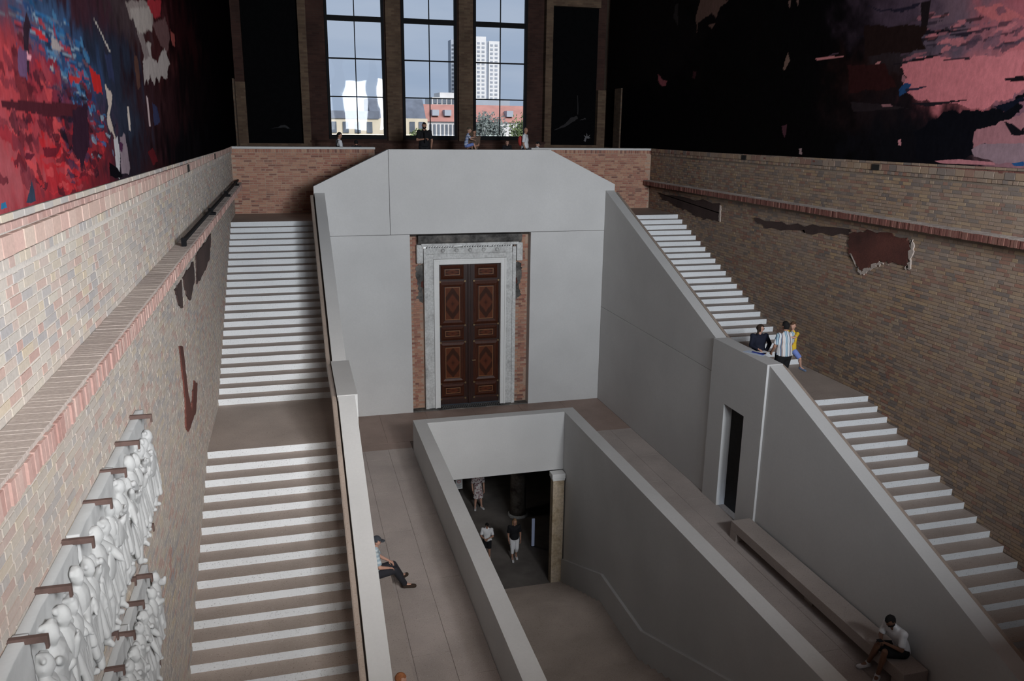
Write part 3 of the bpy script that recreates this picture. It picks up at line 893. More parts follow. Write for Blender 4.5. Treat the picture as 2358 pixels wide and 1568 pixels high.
# surround of the door: white inner frame, weathered stone architrave, frieze, cornice, brick jambs
sur = empty('trim_3', (0, 0.12, ZF))
tag(sur, 'weathered stone door surround with broken cornice and brick jambs', kind='structure')
def sb(nm, mat, x0, x1, y0, y1, z0, z1, bev=0.006):
    bb = MB(); bb.box(x0, x1, y0 - 0.12, y1 - 0.12, z0 - ZF, z1 - ZF); return bb.build(nm, mat, sur, bevel=bev, fix=False)
def weathered(name, c0, c1, c2):
    t = NT(name); a = t.noise(2.2, 7, 0.62); b_ = t.noise(14, 5, 0.6)
    c = t.ramp(a, [(0.34, c0), (0.48, c1), (0.7, c2)])
    c = t.mix(0.4, c, t.ramp(b_, [(0.35, (0.5, 0.5, 0.5, 1)), (0.6, (1.2, 1.2, 1.2, 1))]), 'MULTIPLY')
    t.base(c); t.b.inputs['Roughness'].default_value = 0.9; t.bump(b_, 0.5, 0.02)
    return t.mat
M['old_stone'] = weathered('weathered_stone', (0.42, 0.41, 0.40, 1), (0.55, 0.545, 0.53, 1), (0.62, 0.615, 0.60, 1))
M['sooty_stone'] = weathered('sooty_cornice', (0.035, 0.032, 0.03, 1), (0.10, 0.095, 0.09, 1), (0.20, 0.18, 0.16, 1))
jm = MB()
for sx in (-1, 1): jm.box(sx * 1.60, sx * 2.12, 0.13 - 0.12, 0.40 - 0.12, 0, 6.27)
jm.box(-1.75, 1.75, 0.13 - 0.12, 0.40 - 0.12, -0.9 - ZF, 6.27)
jo = jm.build('jamb_backing', M['mortar_e'], sur, fix=False)
jbk = []
for u0, u1 in ((-2.1, -1.64), (1.64, 2.1)):
    jbk += courses(u0, u1, ZF + 0.05, -0.55, None, seed=int(90 + u0), ls=0.215)
def lay_local(parent, bricks, mat, yplane, n=160):
    for (u, z, lu, lz, pr_) in bricks[:n * 3]:
        me = brick_mesh(lu, lz, 0.05, npr.randint(0, 16), mat, 'y')
        o = bpy.data.objects.new('brick', me); o.location = (u, yplane - pr_ + 0.02 - 0.12, z - ZF); link(o, parent)
lay_local(sur, jbk, M['brick_e'], 0.13, 100)
for sx in (-1, 1):
    a, c_ = sorted((sx * 1.09, sx * 1.28)); sb('white_frame', M['plaster_white'], a, c_, -0.02, 0.24, ZF, -1.38)
    a, c_ = sorted((sx * 1.22, sx * 1.28)); sb('frame_bead', M['plaster_white'], a, c_, -0.05, 0.0, ZF, -1.38)
    a, c_ = sorted((sx * 1.283, sx * 1.62)); sb('architrave', M['old_stone'], a, c_, 0.0, 0.24, ZF, -1.20)
    a, c_ = sorted((sx * 1.50, sx * 1.62)); sb('architrave_edge', M['old_stone'], a, c_, -0.05, 0.0, ZF, -1.0)
    # broken console under the cornice
    a, c_ = sorted((sx * 1.64, sx * 1.86)); sb('console', M['old_stone'], a, c_, -0.08, 0.2, -1.50, -0.86, 0.03)
    rp = ragged([(sx * 1.63, -1.55), (sx * 1.86, -1.6), (sx * 1.88, -1.95), (sx * 1.78, -2.5), (sx * 1.88, -2.75), (sx * 1.64, -2.9)], 6, 0.03, 31)
    bb = MB(); bb.prism([(x, z - ZF) for x, z in rp], 'y', 0.10 - 0.12, 0.16 - 0.12); bb.build('render_remnant', M['sooty_stone'], sur)
    rp = ragged([(sx * 1.62, -2.1), (sx * 1.70, -2.15), (sx * 1.72, -2.3), (sx * 1.62, -2.4)], 4, 0.02, 33)
    bb = MB(); bb.prism([(x, z - ZF) for x, z in rp], 'y', 0.085 - 0.12, 0.16 - 0.12); bb.build('render_remnant', M['stain_red'], sur)
sb('white_frame', M['plaster_white'], -1.089, 1.089, -0.02, 0.24, -1.57, -1.38)
sb('frame_bead', M['plaster_white'], -1.219, 1.219, -0.05, 0.0, -1.44, -1.38)
sb('architrave', M['old_stone'], -1.282, 1.282, 0.0, 0.24, -1.377, -1.20)
sb('frieze', M['old_stone'], -1.499, 1.499, 0.02, 0.24, -1.197, -0.99)
for i_ in range(5):
    rs = MB(); xx = -0.95 + i_ * 0.475
    n0 = len(rs.v)
    for k in range(14):
        a0 = 2 * math.pi * k / 14; a1 = 2 * math.pi * (k + 1) / 14
        for r0, r1, ya, yb in ((0.0, 0.035, -0.03, -0.03), (0.035, 0.06, 0.0, -0.035), (0.06, 0.085, -0.035, 0.02)):
            rs.quad((xx + r0 * math.cos(a0), ya - 0.1, -1.09 + r0 * math.sin(a0) - ZF), (xx + r0 * math.cos(a1), ya - 0.1, -1.09 + r0 * math.sin(a1) - ZF),
                    (xx + r1 * math.cos(a1), yb - 0.1, -1.09 + r1 * math.sin(a1) - ZF), (xx + r1 * math.cos(a0), yb - 0.1, -1.09 + r1 * math.sin(a0) - ZF))
    rs.build('rosette', M['old_stone'], sur)
for i_ in range(34):
    if i_ in (11, 12, 13, 25): continue
    sb('dentil', M['old_stone'], -1.5 + i_ * 0.088, -1.5 + i_ * 0.088 + 0.05, -0.05, 0.05, -0.985, -0.925, 0)
sb('cornice_moulding', M['old_stone'], -1.70, 1.70, -0.10, 0.24, -0.922, -0.83)
bb = MB(); bb.prism([(0.12, -0.83 - ZF), (-0.20, -0.83 - ZF), (-0.26, -0.76 - ZF), (-0.30, -0.62 - ZF), (-0.30, -0.545 - ZF), (0.12, -0.545 - ZF)], 'x', -1.82, 1.80)
bb.build('cornice', M['sooty_stone'], sur)
sb('threshold', M['sooty_stone'], -2.09, 2.09, -0.2, 0.2, ZF - 0.1, ZF + 0.03, 0.004)
M['grating'] = simple('grey_grating', (0.10, 0.10, 0.10, 1), 0.5)
gm = empty('door_mat', (0, 0.02, ZF + 0.03)); tag(gm, 'black metal grating mat at the foot of the wooden door', 'mat')
gmb = MB(); gmb.box(-1.08, 1.08, -0.20, 0.10, 0, 0.012); gmb.build('mat_base', M['void'], gm, fix=False)
for i_ in range(26):
    for r_ in range(3):
        bb = MB(); x0 = -1.05 + i_ * 0.081 + (0.04 if r_ % 2 else 0); bb.box(x0, x0 + 0.05, -0.18 + r_ * 0.09, -0.12 + r_ * 0.09, 0.012, 0.022); bb.build('mat_bar', M['grating'], gm, fix=False)

# ---------------------------------------------------------------- benches
def bench(sx, label):
    o = empty('bench', (sx * 4.475, -13.95, ZF)); tag(o, label, 'bench')
    a = MB(); a.box(-0.262, 0.262, -3.0, 3.0, 0.22, 0.45); a.build('seat_slab', M['bench'], o, bevel=0.006, fix=False)
    for yy in (2.86, -2.86, 0.0):
        a = MB(); a.box(-0.262 if abs(yy) > 1 else -0.1, 0.262 if abs(yy) > 1 else 0.1, yy - 0.14, yy + 0.14, 0.0, 0.22); a.build('support', M['bench'], o, fix=False)
    return o
M['bench'] = terrazzo('bench_stone', (0.37, 0.315, 0.285, 1), (0.14, 0.11, 0.1, 1), (0.46, 0.42, 0.4, 1), 0.12)
bench(1, 'long stone bench below the narrow doorway with a man in white on it')
bench(-1, 'long stone bench half hidden behind the bright parapet')

# ---------------------------------------------------------------- rail lying on the ledge
rl = empty('metal_rail', (-7.56, -5.2, 1.08)); tag(rl, 'black metal rail fixed on the ledge of the pale wall', 'rail')
a = MB(); a.box(-0.028, 0.028, -7.7, 7.6, 0.05, 0.105); a.build('rail_bar', M['dark_metal'], rl, bevel=0.004, fix=False)
for yy in (-2.8, 2.0, 6.2):
    a = MB(); a.box(-0.10, 0.10, yy - 0.09, yy + 0.09, -0.03, 0.04); a.box(-0.05, 0.05, yy - 0.06, yy + 0.06, 0.04, 0.13); a.build('clamp', M['dark_metal'], rl, bevel=0.006, fix=False)
a = MB(); a.box(-0.035, 0.035, -7.78, -7.66, -0.03, 0.12); a.build('end_bracket', M['dark_metal'], rl, fix=False)

# ---------------------------------------------------------------- plaster reliefs on the pale wall
def vnoise(x, y, seed=0):
    xi = np.floor(x).astype(int); yi = np.floor(y).astype(int); fx = x - xi; fy = y - yi
    fx = fx * fx * (3 - 2 * fx); fy = fy * fy * (3 - 2 * fy)
    def h(a, b):
        n = (a * 374761393 + b * 668265263 + seed * 1442695041) & 0x7fffffff
        n = (n ^ (n >> 13)) * 1274126177 & 0x7fffffff
        return ((n ^ (n >> 16)) & 0xffff) / 65535.0
    return (h(xi, yi) * (1 - fx) + h(xi + 1, yi) * fx) * (1 - fy) + (h(xi, yi + 1) * (1 - fx) + h(xi + 1, yi + 1) * fx) * fy
def fbm(x, y, seed=0, o=4):
    s = 0; a = 0.5
    for k in range(o):
        s = s + a * vnoise(x * 2 ** k, y * 2 ** k, seed + k * 17); a *= 0.5
    return s
M['gypsum'] = cast_concrete('white_gypsum', (0.43, 0.43, 0.428, 1))
def relief_slab(parent, y0, y1, z0, z1, seed, base=0.07, cut=None):
    """upright figures carved in a slab: heads, torsos, limbs and drapery as one height field"""
    r = random.Random(seed)
    ny = int((y1 - y0) / 0.02); nz = int((z1 - z0) / 0.02)
    Y, Z = np.meshgrid(np.linspace(y0, y1, ny), np.linspace(z0, z1, nz), indexing='ij')
    hgt = np.zeros_like(Y)
    hgt = 0.030 * (fbm(Y * 6, Z * 6, seed + 5) - 0.45) + 0.16 * np.clip(fbm(Y * 2.6, Z * 2.6, seed + 9) - 0.42, 0, 1) * np.clip((z1 - 0.25 - Z) / 0.2, 0, 1)
    X = -W + 0.02 + base + np.maximum(hgt, -0.01)
    keep = np.ones((ny - 1, nz - 1), bool)
    if cut is not None:
        cy = (Y[:-1, :-1] + Y[1:, :-1]) / 2; cz = (Z[:-1, :-1] + Z[:-1, 1:]) / 2
        keep = cut(cy, cz)
    idx = np.arange(ny * nz).reshape(ny, nz)
    V = np.stack([X, Y, Z], -1).reshape(-1, 3)
    q = np.stack([idx[:-1, :-1], idx[1:, :-1], idx[1:, 1:], idx[:-1, 1:]], -1)[keep]
    me = bpy.data.meshes.new('relief_slab')
    # skirt back to the wall along the outline
    faces = q.tolist(); verts = V.tolist()
    ed = {}
    for f in faces:
        for k in range(4):
            e = (f[k], f[(k + 1) % 4]); er = (e[1], e[0])
            if er in ed: del ed[er]
            else: ed[e] = 1
    back = {}
    for a_, b_ in list(ed):
        for v_ in (a_, b_):
            if v_ not in back:
                back[v_] = len(verts); verts.append([-W + 0.012, verts[v_][1], verts[v_][2]])
        faces.append([b_, a_, back[a_], back[b_]])
    used = sorted({v for f in faces for v in f}); rm = {v: i for i, v in enumerate(used)}
    me.from_pydata([verts[v] for v in used], [], [[rm[v] for v in f] for f in faces])
    me.materials.append(M['gypsum'])
    me.polygons.foreach_set('use_smooth', [True] * len(me.polygons)); me.update()
    o = bpy.data.objects.new('relief_slab', me); link(o, parent)
    return o
def rag_cut(zb, amp, seed, ystart=None):
    def f(y, z):
        edge = zb + amp * (fbm(y * 2.3, y * 0 + 1.7, seed) - 0.5) * 2
        k = z > edge
        if ystart is not None:
            k &= y < ystart - 0.10 * (fbm(z * 3.0, z * 0 + 4.0, seed + 1)) - np.clip((z + 0.9) * -0.2, 0, 0.2)
        return k
    return f
rel = empty('plaster_relief', (0, 0, 0)); tag(rel, 'upper band of white plaster reliefs with crowded figures on the pale wall', 'relief', 'plaster relief bands')
for i_, (y0, y1, zt) in enumerate(((-19.02, -17.15, -0.25), (-20.42, -19.03, -0.22), (-21.76, -20.43, -0.24), (-23.2, -21.77, -0.22))):
    relief_slab(rel, y0, y1, -1.62, zt, 300 + i_, 0.07 + 0.015 * (i_ % 2), rag_cut(-1.46, 0.12, 40 + i_, -17.2 if i_ == 0 else None))
rel2 = empty('plaster_relief', (0, 0, 0)); tag(rel2, 'lower band of white plaster reliefs below the longer one', 'relief', 'plaster relief bands')
for i_, (y0, y1, zt) in enumerate(((-19.1, -17.55, -1.92), (-20.6, -19.11, -1.90), (-22.4, -20.61, -1.90))):
    relief_slab(rel2, y0, y1, -3.2, zt, 400 + i_, 0.06, rag_cut(-3.05, 0.12, 60 + i_, -17.6 if i_ == 0 else None))
def bracket(parent, y, z, ln=0.24):
    a = MB(); x0 = -W
    a.box(x0, x0 + ln, y - 0.018, y + 0.018, z, z + 0.045); a.box(x0 + ln - 0.018, x0 + ln, y - 0.018, y + 0.018, z - 0.05, z)
    return a.build('bracket', M['rust_metal'], parent, fix=False)
for y in (-17.58, -18.40, -19.13, -19.81, -20.52, -21.24, -21.85): bracket(rel, y, -0.245)
for y in (-17.6, -18.8, -19.75, -20.6): bracket(rel, y, -1.60, 0.14)
for y in (-18.2, -18.75, -19.3, -19.85, -20.4): bracket(rel2, y, -1.915, 0.18)
for y in (-18.0, -19.4): bracket(rel2, y, -3.17, 0.12)

# ---------------------------------------------------------------- the large wall paintings
PL_FIELDS = [(-20.41,2.86,0.58,0.24,(128,62,66)),(-20.32,3.25,0.59,0.21,(140,52,56)),(-20.63,2.58,0.55,0.17,(132,66,70)),(-20.08,3.56,0.52,0.16,(120,44,48)),(-19.26,2.84,0.83,0.21,(150,32,36)),(-19.11,2.58,0.72,0.18,(140,34,40)),(-18.35,3.14,0.86,0.2,(70,30,38)),(-19.17,3.3,0.55,0.18,(120,36,44)),(-20.09,3.77,0.31,0.09,(70,50,60)),(-19.2,3.78,0.67,0.14,(48,66,92)),(-18.54,3.7,0.64,0.15,(44,58,84)),(-18.2,3.42,0.7,0.2,(40,60,92)),(-17.8,3.15,0.58,0.17,(54,50,70)),(-17.91,2.77,0.58,0.17,(110,34,40)),(-17.55,2.49,0.63,0.17,(90,30,36)),(-17.08,4.13,0.89,0.18,(52,30,36)),(-16.39,3.75,1.04,0.3,(34,38,50)),(-15.95,3.13,1.45,0.36,(36,40,52)),(-15.71,2.55,1.22,0.21,(28,28,36)),(-14.94,4.33,1.0,0.23,(60,48,50)),(-12.49,4.68,1.48,0.28,(70,36,38)),(-12.51,3.97,1.49,0.27,(66,34,34)),(-13.84,3.28,1.24,0.31,(52,30,32)),(-12.01,3.25,2.19,0.42,(40,22,24)),(-14.35,2.49,1.16,0.24,(48,24,26)),(-9.0,4.86,3.14,0.52,(36,14,16)),(-8.37,3.74,4.39,0.71,(18,11,13)),(-10.01,2.64,3.67,0.4,(16,14,17)),(-0.86,4.65,9.21,1.93,(8,6,8)),(-1.39,2.58,6.94,0.73,(7,6,8)),(-2.38,6.0,6.1,0.49,(12,7,9)),(-19.87,2.39,0.7,0.13,(120,40,46)),(-19.07,2.35,0.73,0.15,(90,34,40)),]
PL_STROKES = [([(-15.29,4.5),(-12.83,4.83),(-13.0,4.43),(-13.81,4.23),(-14.31,4.29),(-14.94,4.33)],(120,108,104)),([(-14.87,4.45),(-13.1,4.73),(-13.13,4.36),(-14.45,4.18),(-14.77,4.3)],(140,130,124)),([(-14.12,4.03),(-13.45,4.17),(-13.38,3.97),(-12.91,3.91),(-11.96,4.2),(-11.39,3.98),(-11.98,3.73),(-12.56,3.75),(-13.57,3.55),(-13.83,3.65),(-14.35,3.5),(-14.31,3.73)],(142,132,128)),([(-14.55,4.19),(-14.01,4.21),(-13.6,3.95),(-14.04,3.86)],(112,100,98)),([(-13.36,4.75),(-11.73,4.97),(-12.03,4.67),(-12.74,4.56),(-13.05,4.61)],(132,40,46)),([(-13.09,4.42),(-11.49,4.73),(-11.06,4.43),(-11.65,4.13),(-12.54,4.26)],(86,62,62)),([(-10.96,4.58),(-10.39,4.56),(-10.43,4.34),(-10.88,4.37)],(120,60,56)),([(-17.21,4.06),(-17.11,4.04),(-16.47,3.77),(-16.6,3.79)],(160,150,142)),([(-15.85,3.2),(-15.71,3.2),(-15.76,2.92),(-15.87,2.93)],(168,156,148)),([(-14.29,3.36),(-14.15,3.34),(-14.15,2.97),(-14.3,2.98)],(160,140,140)),([(-17.03,3.44),(-16.87,3.39),(-16.67,3.33),(-16.79,3.21),(-16.94,3.11),(-16.8,2.93),(-16.71,2.83),(-16.97,2.89),(-17.11,3.01),(-16.95,3.21)],(158,144,134)),([(-16.85,2.84),(-16.64,2.87),(-16.59,2.68),(-16.76,2.39),(-16.91,2.4)],(156,152,154)),([(-16.51,2.87),(-16.15,2.89),(-16.06,2.46),(-16.22,2.4),(-16.62,2.46),(-16.59,2.68)],(112,98,104)),([(-16.55,2.81),(-16.35,2.78),(-16.46,2.68),(-16.6,2.71)],(62,34,56)),([(-17.28,2.59),(-16.8,2.51),(-16.54,2.41),(-16.91,2.4),(-17.24,2.45)],(14,12,16)),([(-20.1,2.59),(-20.05,2.5),(-20.05,2.42),(-20.28,2.44),(-20.2,2.51)],(44,52,66)),([(-20.84,2.48),(-20.75,2.48),(-20.73,2.44),(-20.86,2.44)],(40,90,120)),([(-19.63,3.85),(-19.57,3.75),(-19.69,3.6),(-19.77,3.34),(-19.85,3.4),(-19.79,3.71)],(40,28,36)),([(-19.81,3.53),(-19.63,3.52),(-19.7,3.47),(-19.85,3.49)],(176,120,128)),([(-19.01,3.71),(-18.83,3.7),(-18.69,3.65),(-18.8,3.6),(-18.93,3.62),(-19.01,3.62)],(130,120,118)),([(-19.16,3.47),(-19.05,3.48),(-19.06,3.42),(-19.13,3.44)],(130,124,124)),([(-20.29,3.75),(-19.82,3.8),(-19.83,3.78),(-20.29,3.73)],(84,78,86)),([(-19.97,3.54),(-19.77,3.53),(-19.84,3.33),(-20.04,3.34),(-20.04,3.45)],(84,60,84)),([(-20.55,3.16),(-19.62,3.17),(-18.33,3.18),(-18.02,3.09),(-19.29,3.05),(-19.99,3.09),(-20.57,3.11)],(60,26,32)),([(-13.82,3.31),(-13.35,3.25),(-13.23,3.03),(-13.79,2.97)],(44,46,70)),([(-14.95,3.91),(-14.67,3.82),(-14.68,3.48),(-14.92,3.42),(-15.02,3.69)],(74,50,44)),([(-18.55,3.13),(-17.97,3.19),(-18.06,2.81),(-18.47,2.58),(-18.71,2.83)],(40,24,34)),([(-20.13,2.79),(-19.92,2.77),(-20.05,2.73),(-20.21,2.75)],(80,30,40)),([(-19.66,2.81),(-19.14,2.81),(-19.32,2.73),(-19.64,2.74)],(84,26,34)),([(-17.73,2.91),(-17.31,2.93),(-17.25,2.8),(-17.62,2.83)],(130,40,46)),([(-17.68,3.57),(-17.22,3.49),(-17.18,3.31),(-17.62,3.34)],(150,34,34)),([(-19.58,3.73),(-19.34,3.74),(-19.1,3.67),(-19.32,3.66)],(158,40,44)),([(-18.52,3.43),(-18.03,3.42),(-18.23,3.37),(-18.58,3.38)],(150,44,44)),([(-14.65,2.62),(-14.15,2.67),(-13.79,2.46),(-14.31,2.43)],(74,24,28)),([(-16.85,3.76),(-16.48,3.76),(-16.45,3.46),(-16.77,3.49)],(40,44,66)),]
PR_FIELDS = [(3.15,6.77,4.04,1.88,(16,13,13)),(2.69,3.27,3.22,1.29,(8,7,8)),(-3.29,6.08,2.9,1.4,(9,8,8)),(-3.7,3.51,2.89,1.43,(8,7,7)),(-7.3,5.66,1.53,0.87,(8,7,8)),(-7.67,3.58,1.52,0.89,(8,7,8)),(-9.3,4.16,0.81,0.61,(30,17,16)),(-9.86,3.64,0.93,0.4,(22,17,19)),(-9.32,5.74,0.79,0.4,(46,36,44)),(-10.51,5.59,0.85,0.37,(58,46,56)),(-10.37,4.87,0.72,0.29,(34,28,30)),(-11.95,5.42,0.73,0.35,(84,66,74)),(-11.95,4.82,0.74,0.35,(70,60,70)),(-13.08,4.8,0.54,0.41,(112,74,82)),(-13.41,5.25,0.62,0.4,(128,70,76)),(-13.79,4.35,0.5,0.4,(150,84,88)),(-12.56,4.09,0.7,0.43,(150,84,88)),(-12.54,3.05,0.95,0.35,(14,14,18)),(-11.04,2.85,1.25,0.57,(13,12,15)),(-13.91,2.73,0.51,0.33,(112,80,86)),(-14.0,3.31,0.3,0.24,(100,70,80)),]
PR_STROKES = [([(-10.42,4.47),(-10.78,4.54),(-11.38,4.57),(-12.24,4.53),(-13.25,4.48),(-14.0,4.49),(-14.14,3.82),(-13.83,3.65),(-13.44,3.54),(-12.9,3.51),(-12.07,3.59),(-11.41,3.69),(-10.98,3.85),(-11.1,3.94),(-10.84,4.04),(-10.83,4.23)],(158,92,96)),([(-7.03,4.82),(-7.8,4.87),(-8.62,4.81),(-7.82,4.8)],(150,96,96)),([(-9.49,4.82),(-10.37,4.89),(-10.55,5.02),(-10.84,5.15),(-11.07,5.21),(-11.0,5.01),(-10.78,4.89),(-9.94,4.83)],(146,98,98)),([(-9.78,4.58),(-9.98,4.61),(-9.91,4.52),(-9.79,4.51)],(140,92,92)),([(-10.73,4.28),(-10.86,4.2),(-10.83,4.07),(-10.74,4.13)],(120,80,84)),([(-10.87,4.09),(-11.08,4.03),(-10.98,3.88),(-10.74,3.79),(-10.69,3.95)],(28,52,84)),([(-10.9,3.94),(-11.62,3.98),(-11.37,3.92),(-10.91,3.88)],(34,32,46)),([(-11.16,3.63),(-11.94,3.63),(-12.87,3.67),(-12.42,3.62),(-11.7,3.54)],(26,22,26)),([(-13.5,4.03),(-14.02,4.07),(-14.04,3.96),(-13.76,3.98)],(20,16,20)),([(-12.25,4.51),(-12.95,4.48),(-12.6,4.46),(-11.64,4.5)],(40,30,36)),([(-10.29,4.51),(-11.25,4.52),(-11.98,4.65),(-11.24,4.58)],(24,20,24)),([(-8.61,5.22),(-10.58,5.24),(-12.38,5.02),(-10.88,5.08)],(22,19,24)),([(-8.64,5.98),(-10.21,5.72),(-11.28,5.71),(-10.51,5.61)],(28,24,34)),([(-11.91,5.0),(-12.72,4.99),(-12.4,4.9)],(34,28,36)),([(-12.52,5.47),(-13.16,5.43),(-13.81,5.12),(-13.23,5.11)],(142,78,80)),([(-13.08,5.35),(-13.28,5.39),(-13.39,5.25),(-13.19,5.23)],(100,62,70)),([(-11.27,3.04),(-12.11,3.39),(-13.13,3.5),(-13.57,3.42),(-14.11,3.72),(-14.16,3.46),(-13.89,3.37),(-13.72,3.19),(-13.09,3.14),(-12.93,2.92),(-12.93,2.6),(-13.1,2.52),(-12.18,2.4),(-11.51,2.48)],(11,11,15)),([(-13.45,3.51),(-14.1,3.67),(-14.12,3.61),(-13.68,3.41)],(14,16,26)),([(-13.04,3.12),(-13.52,3.18),(-13.9,3.32),(-14.23,3.4),(-14.34,2.83),(-13.7,2.76),(-13.27,2.79),(-13.07,2.67),(-12.98,2.88)],(126,86,90)),([(-12.96,2.67),(-13.27,2.79),(-14.34,2.83),(-14.42,2.44),(-13.77,2.43),(-13.1,2.52)],(112,92,98)),([(-13.71,3.23),(-13.92,3.19),(-14.15,3.06),(-14.21,3.13),(-14.25,2.97),(-13.97,2.97),(-13.84,3.1)],(16,14,18)),([(-12.05,2.41),(-12.65,2.47),(-13.66,2.44),(-13.67,2.39),(-12.18,2.36)],(140,92,96)),([(-14.07,2.44),(-14.34,2.49),(-14.36,2.41),(-14.13,2.4)],(30,62,100)),([(-0.47,6.18),(-0.47,6.8),(-0.6,7.19),(-2.74,6.9),(-2.22,6.79),(-1.92,6.6),(-1.77,6.48),(-1.45,6.68),(-1.05,6.59),(-0.64,6.48)],(74,56,50)),([(-1.33,6.32),(-1.79,6.31),(-1.64,6.18)],(78,58,52)),([(1.32,6.87),(1.17,7.28),(0.96,7.28),(0.92,6.53)],(34,30,30)),([(2.34,5.0),(1.81,4.73),(1.48,4.73),(1.6,4.52),(1.94,4.56),(2.26,4.72)],(110,60,64)),([(-0.5,4.93),(-0.76,4.89),(-0.66,4.67),(-0.46,4.73)],(46,26,28)),([(-5.93,4.66),(-5.99,4.93),(-6.09,5.09),(-6.24,4.87),(-6.11,4.74),(-6.01,4.61)],(92,72,64)),([(-5.85,6.49),(-6.02,6.46),(-5.98,6.25)],(90,70,64)),([(-6.25,6.43),(-6.37,6.42),(-6.38,6.26)],(90,70,64)),([(-6.13,3.13),(-6.38,3.18),(-6.39,2.96),(-6.32,2.8),(-6.21,2.94)],(60,36,42)),([(-7.07,2.53),(-7.21,2.55),(-7.22,2.37),(-7.11,2.38)],(120,100,100)),([(-10.87,2.83),(-10.96,2.85),(-10.98,2.7),(-10.89,2.71)],(150,100,104)),([(-11.03,5.71),(-11.3,5.76),(-11.32,5.23),(-11.12,5.24)],(24,18,20)),([(-9.05,5.47),(-11.25,5.22),(-11.32,4.72),(-10.38,4.79),(-9.35,4.75)],(26,17,16)),([(-8.72,4.6),(-10.14,4.55),(-10.53,4.01),(-9.02,3.91)],(36,17,17)),([(-8.97,3.71),(-10.61,3.6),(-11.05,3.52),(-9.1,3.47)],(30,24,26)),([(-10.14,3.63),(-10.46,3.64),(-10.56,3.58),(-10.24,3.57)],(110,76,78)),]

def in_poly(P, y, z):
    inside = np.zeros(y.shape, bool); n = len(P)
    for i_ in range(n):
        (a, b_), (c_, d_) = P[i_], P[(i_ + 1) % n]
        cond = ((b_ > z) != (d_ > z))
        with np.errstate(divide='ignore', invalid='ignore'):
            xx = (c_ - a) * (z - b_) / (d_ - b_ + 1e-12) + a
        inside ^= cond & (y < xx)
    return inside
def lin(c):
    c = np.array(c, float) / 255.0
    return np.where(c <= 0.04045, c / 12.92, ((c + 0.055) / 1.055) ** 2.4)
def paint_mat(name):
    t = NT(name)
    at = t.attr('paint')
    v = t.pos((1, 2.2, 1.2)); n = t.noise(5.0, 6, 0.65, vec=v)
    n2 = t.noise(30, 3, 0.6)
    c = t.mix(0.4, at.outputs['Color'], t.ramp(n, [(0.3, (0.55, 0.55, 0.55, 1)), (0.7, (1.4, 1.4, 1.4, 1))]), 'MULTIPLY')
    t.base(c); t.b.inputs['Roughness'].default_value = 0.75; t.bump(n2, 0.15, 0.01)
    t.b.inputs['Specular IOR Level'].default_value = 0.0
    return t.mat
